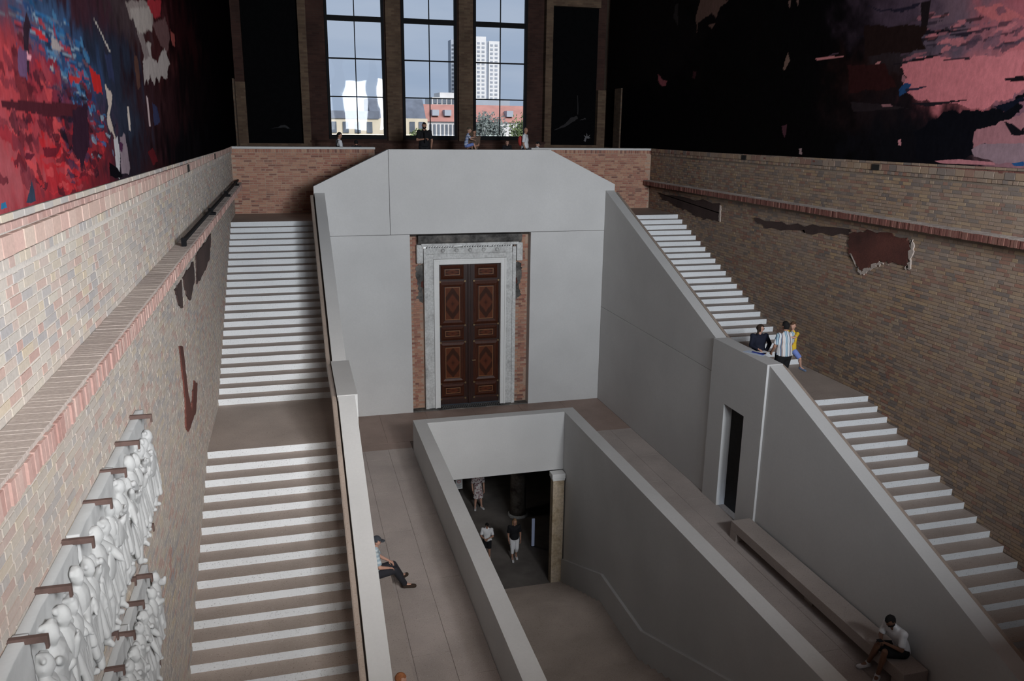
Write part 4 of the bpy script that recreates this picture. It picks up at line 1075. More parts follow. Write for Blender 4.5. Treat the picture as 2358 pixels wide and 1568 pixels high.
def painting(sx, label, fields, strokes, gain, ymin, seed, dabs=()):
    px = sx * (W - 0.03)
    nc, nr = 640, 330
    d0 = (-21.3 if sx < 0 else -15.0) + 27.5; d1 = 7.5 + 27.5
    s = np.linspace(0, 1, nc - 16); yc = 1.0 / (1.0 / d0 + (1.0 / d1 - 1.0 / d0) * s) - 27.5   # finer where the canvas is nearest
    yc = np.concatenate([np.linspace(ymin, yc[0], 17)[:-1], yc])  # canvas extended unseen to the rear wall, to soak up bounced light
    rr = np.linspace(0, 1, nr)
    Y = np.repeat(yc[:, None], nr, 1)
    zb = np.array([paint_edge(v) for v in yc])
    Z = zb[:, None] + (12.0 - zb[:, None]) * rr[None, :] ** (2.9 if sx < 0 else 2.0)
    acc = np.zeros(Y.shape + (3,)); wt = np.zeros(Y.shape) + 1e-9
    sc = np.maximum(Y + 29.0, 3.0) / 10.0
    wy = (fbm(Y / sc * 3.0, Z / sc * 5.0, seed, 5) - 0.47); wz = (fbm(Y / sc * 3.0 + 9, Z / sc * 5.0 + 5, seed + 50, 5) - 0.47)
    for fy, fz, sy, sz, c in fields:
        g = np.exp(-np.clip(((Y + wy * sy * 2.2 - fy) / sy) ** 2 + ((Z + wz * sz * 2.2 - fz) / sz) ** 2, 0, 60)) + 1e-12 / (1 + (Y - fy) ** 2 + (Z - fz) ** 2)
        acc += g[..., None] * lin(c); wt += g
    colr = acc / wt[..., None]
    r = random.Random(seed)
    for (fy, fz, sy, sz, cols, n) in dabs:
        for _ in range(n):
            cy = r.gauss(fy, sy); cz = r.gauss(fz, sz); a = r.uniform(0.15, 0.55) * sy * 0.75; b_ = r.uniform(0.15, 0.55) * sz * 0.6
            an = r.uniform(-1.3, -0.1); c0, s0 = math.cos(an), math.sin(an)
            k = sz / sy
            dy = (Y + wy * sy * 0.5 - cy) / a; dz = (Z + wz * sz * 0.5 - cz) / b_
            m_ = ((dy * c0 + dz * s0) ** 2 * 0.6 + (-dy * s0 + dz * c0) ** 2 * 2.6) < 1
            colr[m_] = colr[m_] * 0.25 + lin(r.choice(cols)) * 0.75
    for P, c in strokes:
        ys = [p[0] for p in P]; zs = [p[1] for p in P]
        ay = (max(ys) - min(ys)) * 0.22; az = (max(zs) - min(zs)) * 0.22
        m_ = in_poly(P, Y + wy * ay, Z + wz * az)
        colr[m_] = lin(c)
    colr = np.clip(colr * gain, 0, 0.9)
    V = np.stack([np.full(Y.shape, px), Y, Z], -1).reshape(-1, 3)
    idx = np.arange(nc * nr).reshape(nc, nr)
    q = np.stack([idx[:-1, :-1], idx[1:, :-1], idx[1:, 1:], idx[:-1, 1:]], -1).reshape(-1, 4)
    if sx > 0: q = q[:, ::-1]
    # canvas edge returning to the wall
    verts = V.tolist(); faces = q.tolist()
    bot = idx[:, 0].tolist(); b0 = len(verts)
    for v_ in bot: verts.append([sx * (W - 0.002), verts[v_][1], verts[v_][2]])
    for i_ in range(nc - 1): faces.append([bot[i_], b0 + i_, b0 + i_ + 1, bot[i_ + 1]])
    me = bpy.data.meshes.new('wall_painting'); me.from_pydata(verts, [], faces)
    a = me.color_attributes.new('paint', 'FLOAT_COLOR', 'POINT')
    cc = np.concatenate([colr.reshape(-1, 3), colr[:, 0, :]], 0)
    a.data.foreach_set('color', np.concatenate([cc, np.ones((len(cc), 1))], 1).ravel())
    me.materials.append(M['paint']); me.update()
    o = bpy.data.objects.new('wall_painting', me); link(o); tag(o, label, 'painting')
    return o
M['paint'] = paint_mat('mural_paint')
BLUES = [(40, 84, 124), (60, 100, 130), (30, 50, 84), (80, 90, 110), (26, 28, 42), (112, 128, 140), (140, 44, 48), (24, 60, 90), (90, 60, 66)]
REDS = [(150, 40, 44), (120, 30, 38), (70, 26, 34), (160, 60, 62), (40, 24, 32), (128, 50, 56)]
PINKS = [(120, 74, 80), (60, 46, 56), (90, 66, 76), (150, 88, 92), (34, 28, 36)]
GAIN_L = 1.0; GAIN_R = 1.9
painting(-1, 'huge abstract wall painting in red, blue and black above the pale brick', PL_FIELDS, PL_STROKES, GAIN_L, -31.3, 5,
         [(-19.2, 3.75, 0.45, 0.10, BLUES, 60), (-18.5, 3.6, 0.4, 0.14, BLUES, 70), (-18.1, 3.3, 0.35, 0.16, BLUES, 60), (-17.6, 2.95, 0.3, 0.14, BLUES[:6] + REDS[:2], 40), (-19.6, 3.0, 0.6, 0.3, REDS, 60), (-18.7, 2.6, 0.5, 0.15, REDS, 50), (-18.6, 2.95, 0.45, 0.2, [(36, 24, 32), (70, 28, 36), (24, 20, 28), (54, 40, 58)], 90), (-20.2, 3.2, 0.4, 0.3, [(70, 28, 34), (140, 60, 66), (96, 40, 48)], 40)])
painting(1, 'huge abstract wall painting in black and pink above the brown brick', PR_FIELDS, PR_STROKES, GAIN_R, -31.3, 9,
         [(-12.2, 4.9, 0.9, 0.25, PINKS, 50), (-13.4, 4.6, 0.6, 0.4, PINKS[:4], 30), (-11.0, 5.1, 0.8, 0.2, [(44, 36, 44), (70, 54, 64), (22, 18, 22)], 30)])
for sx in (-1, 1):
    pn = empty('painted_canvas', (sx * 6.29, YE + 0.3, 2.27)); tag(pn, 'black painted panel between brick pilasters %s' % ('beside the waistcoat man\'s window' if sx < 0 else 'beside the bald man, with a pale splash'), 'painting', 'dark end panels')
    a = MB(); a.box(-1.06, 1.06, -0.03, 0.03, 0.0, 5.68 if sx > 0 else 9.0); a.build('canvas', M['black_paint'], pn, fix=False)
    if sx > 0:
        g = simple('pale_paint_mark', (0.10, 0.095, 0.10, 1)); g2 = simple('faint_paint_mark', (0.014, 0.012, 0.013, 1))
        for pts, mt in (([(0.55, 0.18), (0.62, 0.30), (0.56, 0.42), (0.66, 0.38), (0.68, 0.52), (0.74, 0.38), (0.86, 0.44), (0.78, 0.34), (0.92, 0.30), (0.76, 0.28), (0.70, 0.30), (0.64, 0.14)], g),
                        ([(-0.85, 0.62), (-0.4, 0.85), (-0.1, 1.15), (0.2, 1.25), (0.25, 1.12), (-0.05, 0.95), (-0.35, 0.75)], g2), ([(0.35, 1.05), (0.62, 1.10), (0.6, 1.16), (0.4, 1.1)], g2), ([(0.22, 1.3), (0.26, 1.3), (0.22, 2.1), (0.19, 2.1)], g2)):
            bb = MB(); bb.prism(ragged(pts, 4, 0.015, 3), 'y', -0.035, -0.028); bb.build('paint_mark', mt, pn)
    else:
        g2 = simple('faint_paint_mark', (0.012, 0.012, 0.014, 1))
        for pts in ([(-0.2, 0.55), (0.35, 0.72), (0.6, 0.55), (0.3, 0.62)],):
            bb = MB(); bb.prism(ragged(pts, 4, 0.02, 3), 'y', -0.035, -0.028); bb.build('paint_mark', g2, pn)

# ---------------------------------------------------------------- vestibule contents
M['pilaster_stone'] = weathered('warm_pilaster_stone', (0.34, 0.25, 0.16, 1), (0.50, 0.40, 0.28, 1), (0.56, 0.46, 0.36, 1))
pl = empty('stone_pilaster', (1.98, -4.15, ZV)); tag(pl, 'warm yellow stone pilaster with capital at the vestibule opening', 'pilaster')
a = MB(); a.box(-0.19, 0.19, -0.14, 0.14, 0, 3.72); a.build('shaft', M['pilaster_stone'], pl, bevel=0.01, fix=False)
a = MB(); a.box(-0.21, 0.20, -0.17, 0.14, 3.72, 3.80); a.box(-0.24, 0.21, -0.20, 0.14, 3.80, 3.97); a.build('capital', M['plaster_white'], pl, bevel=0.02, fix=False)
M['mottled'] = weathered('mottled_column_stone', (0.03, 0.02, 0.018, 1), (0.12, 0.10, 0.085, 1), (0.16, 0.14, 0.12, 1))
co = empty('stone_column', (2.06, 0.8, ZV)); tag(co, 'mottled round stone column standing in the dark vestibule', 'column')
a = MB(); a.lathe([(0.34, 0.1), (0.31, 0.3), (0.30, 2.0), (0.29, 3.9)], 0, 0, 20); a.build('shaft', M['mottled'], co, smooth=True)
a = MB(); a.lathe([(0.40, 0.0), (0.40, 0.06), (0.36, 0.1), (0.34, 0.1)], 0, 0, 20); a.build('base', M['old_stone'], co)
sg = empty('notice_sign', (0.05, 2.5, ZV)); tag(sg, 'white notice sign with a red ring in the dark vestibule', 'sign')
a = MB(); a.box(-0.02, 0.02, -0.02, 0.02, 0, 0.55); a.build('post', M['dark_metal'], sg, fix=False)
a = MB(); a.box(-0.14, 0.14, -0.035, -0.02, 0.55, 1.0); a.build('board', simple('white_board', (0.6, 0.6, 0.6, 1), var=0.02), sg, fix=False)
a = MB(); rc = []
for k in range(20):
    a0 = 2 * math.pi * k / 20; a1 = 2 * math.pi * (k + 1) / 20
    a.quad((0.07 * math.cos(a0), -0.037, 0.87 + 0.07 * math.sin(a0)), (0.07 * math.cos(a1), -0.037, 0.87 + 0.07 * math.sin(a1)), (0.05 * math.cos(a1), -0.037, 0.87 + 0.05 * math.sin(a1)), (0.05 * math.cos(a0), -0.037, 0.87 + 0.05 * math.sin(a0)))
a.build('red_ring', simple('red_print', (0.5, 0.04, 0.05, 1), var=0.02), sg)
a = MB()
for k in range(5): a.box(-0.11, 0.11 - 0.03 * (k % 3), -0.0365, -0.036, 0.74 - k * 0.035, 0.755 - k * 0.035)
a.build('print_lines', simple('grey_print', (0.25, 0.26, 0.28, 1), var=0.02), sg, fix=False)
bp = NT('lit_blue_panel'); bp.b.inputs['Emission Color'].default_value = (0.45, 0.52, 0.75, 1); bp.b.inputs['Emission Strength'].default_value = 0.12; bp.base((0.2, 0.24, 0.32, 1))
le = empty('light_panel', (1.93, -1.73, ZV)); tag(le, 'narrow upright panel glowing pale blue in the dark vestibule', 'light panel')
a = MB(); a.box(-0.05, 0.05, -0.02, 0.02, 0.02, 1.1); a.build('screen', bp.mat, le, fix=False)
a = MB(); a.box(-0.07, 0.07, -0.04, 0.04, 0.0, 0.02); a.box(0.05, 0.065, -0.03, 0.03, 0.02, 1.12); a.build('stand', M['dark_metal'], le, fix=False)
vl = bpy.data.lights.new('vestibule_fill_light', 'AREA'); vl.size = 0.5; vl.energy = 5; vl.color = (1.0, 0.9, 0.78)  # unseen fill light added to lift the dark vestibule
vo = bpy.data.objects.new('vestibule_fill_light', vl); vo.location = (-0.5, 0.5, -7.83); COL.objects.link(vo)
cl_ = empty('fill_light_housing', (-0.5, 0.5, -7.73)); tag(cl_, 'unseen housing added for the fill light in the dark vestibule', 'fill light housing')  # housing added to go with the fill light, hidden above the lintel
a = MB(); a.box(-0.3, 0.3, -0.3, 0.3, -0.08, 0.005); a.build('housing', M['dark_metal'], cl_, fix=False)

# leaflet on the landing coping
lf = empty('leaflet', (5.0, -10.08, -2.311), 0.5); tag(lf, 'blue and white folded leaflet lying on the parapet by the woman', 'leaflet')
a = MB(); a.prism([(-0.11, -0.28), (0.10, -0.25), (0.11, 0.25), (-0.10, 0.27)], 'z', 0.001, 0.006); a.build('paper', simple('pale_blue_paper', (0.50, 0.58, 0.72, 1), var=0.1), lf)
a = MB(); a.prism([(-0.02, -0.24), (0.09, -0.22), (0.10, 0.12), (0.0, 0.10)], 'z', 0.006, 0.009); a.build('blue_print', simple('royal_blue_print', (0.03, 0.06, 0.35, 1), var=0.05), lf)

# ---------------------------------------------------------------- city outside the windows
cg = boxo('ground_city', simple('city_ground', (0.18, 0.18, 0.17, 1)), -400, 600, YE + 1.5, 1500, -9.2, -8.8); tag(cg, 'distant ground beyond the windows', kind='structure')
M['tower_white'] = simple('tower_concrete', (0.66, 0.67, 0.68, 1), var=0.05, scale=0.2)
M['tower_grey'] = simple('tower_recess', (0.34, 0.38, 0.44, 1), var=0.05, scale=0.2)
M['pane_dark'] = simple('far_window_glass', (0.12, 0.14, 0.17, 1), 0.3, var=0.3, scale=0.4)
M['pane_far'] = simple('hazy_far_glass', (0.30, 0.33, 0.38, 1), 0.4, var=0.25, scale=0.4)  # paler copy of the window glass, distance haze put into its colour
M['roof_red'] = simple('red_roof_tiles', (0.42, 0.21, 0.18, 1), var=0.12, scale=0.6)
M['roof_slate'] = simple('slate_roof', (0.13, 0.15, 0.19, 1), var=0.2, scale=0.6)
M['facade_cream'] = simple('cream_facade', (0.60, 0.54, 0.42, 1), var=0.08, scale=0.4)
M['facade_pale'] = simple('pale_facade', (0.60, 0.60, 0.60, 1), var=0.08, scale=0.4)
tw = empty('tower_block', (142, 600, -9)); tag(tw, 'tall white tower block far beyond the window', 'building')
def tbx(nm, mat, x0, x1, y0, y1, z0, z1, par, o):
    a = MB(); a.box(x0 - o.location.x, x1 - o.location.x, y0 - o.location.y, y1 - o.location.y, z0 - o.location.z, z1 - o.location.z); return a.build(nm, mat, par, fix=False)
wA = tbx('wing', M['tower_white'], 130.5, 141.2, 600, 612, -9, 68, tw, tw)
tbx('recess', M['tower_grey'], 141.2, 143.4, 601.5, 612, -9, 65, tw, tw)
wB = tbx('wing', M['tower_white'], 143.4, 151.6, 600, 612, -9, 65, tw, tw)
for k in range(14):
    z = 62.5 - k * 2.95
    for x in (134.3, 137.9): tbx('window', M['pane_far'], x, x + 2.1, 599.8, 600.2, z, z + 1.5, wA, tw)
    for x in (144.4, 148.0): tbx('window', M['pane_far'], x, x + 2.1, 599.8, 600.2, z - 1.2, z + 0.3, wB, tw)
tw2 = empty('tower_block', (110, 640, -9)); tag(tw2, 'grey blue slab tower mostly hidden behind the brick pier', 'building')
tbx('wing', M['tower_grey'], 122, 129, 640, 652, -9, 69, tw2, tw2)
for k in range(14): tbx('window', M['pane_dark'], 122.6, 124.4, 639.8, 640.2, 64 - k * 3, 65.4 - k * 3, tw2, tw2)
hs = empty('slate_house', (15, 130, -9)); tag(hs, 'cream house with a dark slate roof and skylights beyond the middle window', 'building')
tbx('wall', M['facade_cream'], 9.0, 19.7, 130, 142, -9, 4.3, hs, hs)
a = MB(); a.prism([(130 - 130, 4.3 + 9), (134 - 130, 7.9 + 9), (142 - 130, 7.9 + 9), (142 - 130, 4.3 + 9)], 'x', 9.0 - 15, 19.4 - 15); a.build('roof', M['roof_slate'], hs)
for x in (15.6, 17.2):
    a = MB(); x -= 15; a.quad((x, 0.55, 13.72), (x + 1.1, 0.55, 13.72), (x + 1.1, 3.2, 16.1), (x, 3.2, 16.1)); a.build('skylight', M['facade_pale'], hs)
for x in (12.0, 14.0, 16.3, 18.0): tbx('window', M['pane_dark'], x, x + 0.95, 129.8, 130.1, 1.7, 3.7, hs, hs)
rh = empty('red_roof_house', (30, 130, -9)); tag(rh, 'long pale house with a bright red roof beyond the windows', 'building')
tbx('wall', M['facade_pale'], 19.8, 44, 131, 143, -9, 3.9, rh, rh)
a = MB(); a.prism([(0.6, 3.8 + 9), (6.5, 7.1 + 9), (13, 7.1 + 9), (13, 3.8 + 9)], 'x', 19.5 - 30, 44.4 - 30); a.build('roof', M['roof_red'], rh)
for x in (20.9, 23.3, 35.6): tbx('dormer', M['tower_grey'], x, x + 1.3, 131.6, 134, 4.9, 6.0, rh, rh)
for k in range(18): tbx('window', M['pane_dark'], 20.2 + k * 0.78, 20.2 + k * 0.78 + 0.42, 130.8, 131.1, 0.6, 3.3, rh, rh)
wb = empty('white_office', (34, 165, -9)); tag(wb, 'white flat roofed office block behind the red roof', 'building')
tbx('wall', M['facade_pale'], 26.5, 33.5, 165, 175, -9, 9.4, wb, wb); tbx('penthouse', M['facade_pale'], 28.5, 33, 166, 174, 9.4, 10.5, wb, wb)
tbx('wall', M['tower_grey'], 34.0, 45.0, 165, 175, -9, 9.0, wb, wb)
for k in range(6): tbx('window', M['pane_dark'], 26.8 + k * 1.1, 27.6 + k * 1.1, 164.8, 165.1, 8.0, 9.0, wb, wb)
lh = empty('cream_house', (4, 110, -9)); tag(lh, 'low cream house beyond the window beside the waistcoat man', 'building')
tbx('wall', M['facade_cream'], -4, 8.4, 110, 120, -9, 4.0, lh, lh); tbx('roof', M['roof_slate'], -4.2, 8.6, 109.8, 120, 4.0, 5.2, lh, lh)
for k in range(6): tbx('window', M['pane_dark'], -3 + k * 1.9, -2.1 + k * 1.9, 109.8, 110.1, 1.8, 3.5, lh, lh)
M['leaf'] = simple('tree_leaves', (0.13, 0.17, 0.075, 1), 0.7, 0.4, 1.5)
M['bark'] = simple('bark', (0.08, 0.06, 0.045, 1))
def tree(x, y, zt, rx, rz, n, label, seed, mat):
    o = empty('tree', (x, y, -9)); tag(o, label, 'tree', 'trees outside the windows')
    a = MB(); a.tube([(0, 0, 0), (0.2, 0, 7), (-0.1, 0.1, zt + 9 - rz * 0.6)], [0.35, 0.25, 0.06], 8); a.build('trunk', M['bark'], o)
    r = random.Random(seed); a = MB()
    for _ in range(n):
        th = r.uniform(0, 2 * math.pi); ph = math.acos(r.uniform(-1, 1)); q = r.uniform(0.55, 1.0) * (0.8 + 0.25 * math.sin(3 * th + seed) * math.sin(2 * ph))
        c = Vector((rx * q * math.sin(ph) * math.cos(th), rx * q * math.sin(ph) * math.sin(th), zt + 9 - rz + rz * q * math.cos(ph)))
        u = Vector((r.gauss(0, 1), r.gauss(0, 1), r.gauss(0, 1))).normalized() * 0.17; w_ = u.orthogonal().normalized() * 0.12
        a.quad(c - u, c - w_, c + u, c + w_)
    a.build('foliage', mat, o, fix=False)
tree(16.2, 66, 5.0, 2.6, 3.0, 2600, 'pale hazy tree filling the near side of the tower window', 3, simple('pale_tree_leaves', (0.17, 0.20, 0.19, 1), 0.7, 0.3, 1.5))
tree(20.0, 62, 4.9, 2.8, 3.2, 3000, 'green leafy tree before the red roof in the tower window', 4, M['leaf'])
tree(9.2, 72, 2.9, 1.3, 1.6, 900, 'small green treetop at the foot of the middle window', 6, M['leaf'])
# ---------------------------------------------------------------- people
def V3(p): return Vector(p)
def capsule(mb, p0, p1, r0, r1, seg=12, side=None, asp=1.0, m=0, c0=1.0, c1=1.0):
    p0, p1 = V3(p0), V3(p1); d = p1 - p0
    if d.length < 1e-4: d = Vector((0, 0, 1e-4))
    dn = d.normalized()
    s = V3(side) if side is not None else (Vector((1, 0, 0)) if abs(dn.x) < 0.8 else Vector((0, 1, 0)))
    s = (s - dn * s.dot(dn)).normalized(); w = dn.cross(s).normalized()
    rings = []
    for k in range(4):
        a = -math.pi / 2 + k * math.pi / 6 + 0.02; rings.append((p0 + dn * (math.sin(a) * r0 * c0 * min(1, asp + 0.25)), r0 * math.cos(a)))
    for k in range(4):
        a = k * math.pi / 6 - 0.0 if k < 3 else math.pi / 2 - 0.02; rings.append((p1 + dn * (math.sin(a) * r1 * c1 * min(1, asp + 0.25)), r1 * math.cos(a)))
    b = len(mb.v)
    for c, r in rings:
        for i in range(seg):
            t_ = 2 * math.pi * i / seg
            mb.v.append(tuple(c + s * (math.cos(t_) * r) + w * (math.sin(t_) * r * asp)))
    n = len(rings)
    for k in range(n - 1):
        for i in range(seg):
            j_ = (i + 1) % seg
            mb.f.append((b + k * seg + i, b + k * seg + j_, b + (k + 1) * seg + j_, b + (k + 1) * seg + i)); mb.m.append(m)
    mb.f.append(tuple(b + i for i in reversed(range(seg)))); mb.m.append(m)
    mb.f.append(tuple(b + (n - 1) * seg + i for i in range(seg))); mb.m.append(m)

def fuse(mb, vox, smooth=6):
    """melt overlapping volumes into one continuous surface"""
    o = mb.build('fuse_tmp', [])
    rm = o.modifiers.new('r', 'REMESH'); rm.mode = 'VOXEL'; rm.voxel_size = vox; rm.use_smooth_shade = True
    sm = o.modifiers.new('s', 'SMOOTH'); sm.factor = 0.5; sm.iterations = smooth
    dg = bpy.context.evaluated_depsgraph_get(); dg.update()
    me = bpy.data.meshes.new_from_object(o.evaluated_get(dg))
    old = o.data; bpy.data.objects.remove(o); bpy.data.meshes.remove(old)
    return me

def frame(fwd, up=(0, 0, 1)):
    f = V3(fwd).normalized(); u = V3(up); r = f.cross(u).normalized(); u = r.cross(f).normalized()
    return r, f, u

def head_param(nu=26, nv=20):
    pts = []
    for k in range(nv + 1):
        th = math.pi * k / nv
        for i in range(nu):
            a = 2 * math.pi * i / nu
            pts.append(Vector((math.sin(th) * math.cos(a), math.sin(th) * math.sin(a), math.cos(th))))
    fs = []
    for k in range(nv):
        for i in range(nu):
            j_ = (i + 1) % nu
            fs.append((k * nu + i, (k + 1) * nu + i, (k + 1) * nu + j_, k * nu + j_))
    return pts, fs
def g2(a, b): return math.exp(-(a * a + b * b))
def head_shape(p):
    """unit sphere point -> head surface (x right, y forward, z up, half height about 1)"""
    x, y, z = p
    X = 0.66 * x; Y = 0.84 * y; Z = 1.0 * z
    if z < 0.1:
        k = min(1.0, (0.1 - z)); X *= 1 - 0.30 * k ** 1.3; Y *= 1 - 0.10 * k if y > 0 else 1 - 0.32 * k
    if y > 0:
        Y += 0.20 * g2(x / 0.15, (z + 0.12) / 0.17) + 0.06 * g2(x / 0.11, (z - 0.12) / 0.2)      # nose
        for s in (-1, 1):
            Y -= 0.09 * g2((x - s * 0.34) / 0.20, (z - 0.09) / 0.12)                               # eye sockets
            Y += 0.04 * g2((x - s * 0.33) / 0.25, (z - 0.27) / 0.09)                               # brows
        Y += 0.05 * g2(x / 0.22, (z + 0.45) / 0.08) - 0.03 * g2(x / 0.3, (z + 0.56) / 0.05) + 0.07 * g2(x / 0.25, (z + 0.78) / 0.15)
    for s in (-1, 1):
        if x * s > 0: X += s * 0.14 * g2((y + 0.05) / 0.12, (z + 0.02) / 0.2)                      # ears
    return Vector((X, Y, Z))
_HP, _HF = head_param()
def add_head(mb, c, fwd, up, hh):
    r, f, u = frame(fwd, up); b = len(mb.v); c = V3(c)
    for p in _HP:
        q = head_shape(p) * hh; mb.v.append(tuple(c + r * q.x + f * q.y + u * q.z))
    for fc in _HF:
        q = sum((_HP[i] for i in fc), Vector()) / 4
        m = 0
        if q.y > 0.3:
            if abs(q.x) < 0.24 and -0.53 < q.z < -0.38: m = 1
            for s in (-1, 1):
                if abs(q.x - s * 0.34) < 0.13 and 0.03 < q.z < 0.15: m = 2
                if abs(q.x - s * 0.33) < 0.20 and 0.2 < q.z < 0.31: m = 3
        mb.f.append(tuple(b + i for i in fc)); mb.m.append(m)
def hair_mesh(c, fwd, up, hh, style, parent_loc, mat, parent):
    r, f, u = frame(fwd, up); c = V3(c); mb = MB()
    keep = {}
    def ok(q):
        if style == 'beard': return q.y > 0.05 and q.z < -0.30 and not (abs(q.x) < 0.28 and q.z > -0.52 and q.y > 0.3) and q.z > -0.97
        hl = 0.48 if style != 'cap' else 0.30
        if q.y > 0.15: return q.z > hl + 0.1 * abs(q.x)
        if q.y > -0.15: return q.z > (0.15 if style != 'long' else -0.6)
        return q.z > (-0.45 if style != 'cap' else 0.1)
    off = {'short': 1.07, 'long': 1.18, 'cap': 1.12, 'beard': 1.06}.get(style, 1.08)
    for fc in _HF:
        q = sum((_HP[i] for i in fc), Vector()) / 4
        if not ok(q): continue
        idx = []
        for i in fc:
            if i not in keep:
                p = _HP[i]; h_ = head_shape(p)
                jit = 1.0 + ((0.02 * math.sin(9 * p.x + 7 * p.z) + 0.015 * math.sin(17 * p.y)) * (3.0 if style == 'long' else 1.0) if style != 'cap' else 0)
                h_ = Vector((h_.x * off * jit * (1.0 if style == 'beard' else 1.04), h_.y * off * jit, h_.z * off * jit)) * hh
                keep[i] = len(mb.v); mb.v.append(tuple(c + r * h_.x + f * h_.y + u * h_.z - V3(parent_loc)))
            idx.append(keep[i])
        mb.f.append(tuple(idx)); mb.m.append(0)
    if style == 'long':
        for s in (-1, 0, 1):
            a = c + r * (s * 0.55 * hh) - f * (0.35 * hh) + u * 0.1 * hh; e = c + r * (s * 0.62 * hh) - f * (0.45 * hh) - u * 1.25 * hh
            capsule(mb, a - V3(parent_loc), e - V3(parent_loc), 0.36 * hh, 0.22 * hh, 8)
    if style == 'cap':
        a = c + f * 0.55 * hh + u * 0.42 * hh; pts = []
        b0 = len(mb.v)
        for k in range(9):
            t_ = -1 + k / 4.0
            for rr_, dz in ((0.0, 0.0), (1.0, -0.10)):
                e = a + r * (t_ * 0.60 * hh) + f * ((0.20 + 0.75 * math.sqrt(max(0, 1 - t_ * t_)) * rr_) * hh) + u * (dz - 0.12 * t_ * t_) * hh
                mb.v.append(tuple(e - V3(parent_loc)))
        for k in range(8):
            mb.f.append((b0 + 2 * k, b0 + 2 * k + 1, b0 + 2 * k + 3, b0 + 2 * k + 2)); mb.m.append(0)
    o = mb.build({'cap': 'cap', 'beard': 'beard'}.get(style, 'hair'), mat, parent, smooth=True)
    sol = o.modifiers.new('t', 'SOLIDIFY'); sol.thickness = 0.012 * hh / 0.115; sol.offset = -1
    return o
def add_hand(mb, w, d, n, s, curl=0.5, side=1):
    """wrist w, pointing d, palm normal n; five separate fingers"""
    d = V3(d).normalized(); n = V3(n); n = (n - d * n.dot(d)).normalized(); x = d.cross(n).normalized() * side; w = V3(w)
    capsule(mb, w + d * 0.012 * s, w + d * 0.075 * s, 0.032 * s, 0.040 * s, 8, x, 0.42)
    for i, (o, l) in enumerate(((0.030, 0.066), (0.011, 0.074), (-0.010, 0.069), (-0.029, 0.054))):
        k0 = w + d * (0.092 - 0.004 * abs(i - 1)) * s + x * o * s
        a1 = curl * 0.9; d1 = (d * math.cos(a1) + n * math.sin(a1)); d2 = (d * math.cos(a1 + curl) + n * math.sin(a1 + curl))
        k1 = k0 + d1 * l * 0.55 * s; k2 = k1 + d2 * l * 0.5 * s
        capsule(mb, k0, k1, 0.0088 * s, 0.008 * s, 6); capsule(mb, k1, k2, 0.008 * s, 0.0068 * s, 6)
    t0 = w + d * 0.03 * s + x * 0.03 * s; t1 = t0 + (d * 0.7 + x * 0.7 + n * 0.3).normalized() * 0.04 * s; t2 = t1 + (d + n * 0.6).normalized() * 0.032 * s
    capsule(mb, t0, t1, 0.011 * s, 0.010 * s, 6); capsule(mb, t1, t2, 0.0095 * s, 0.008 * s, 6)

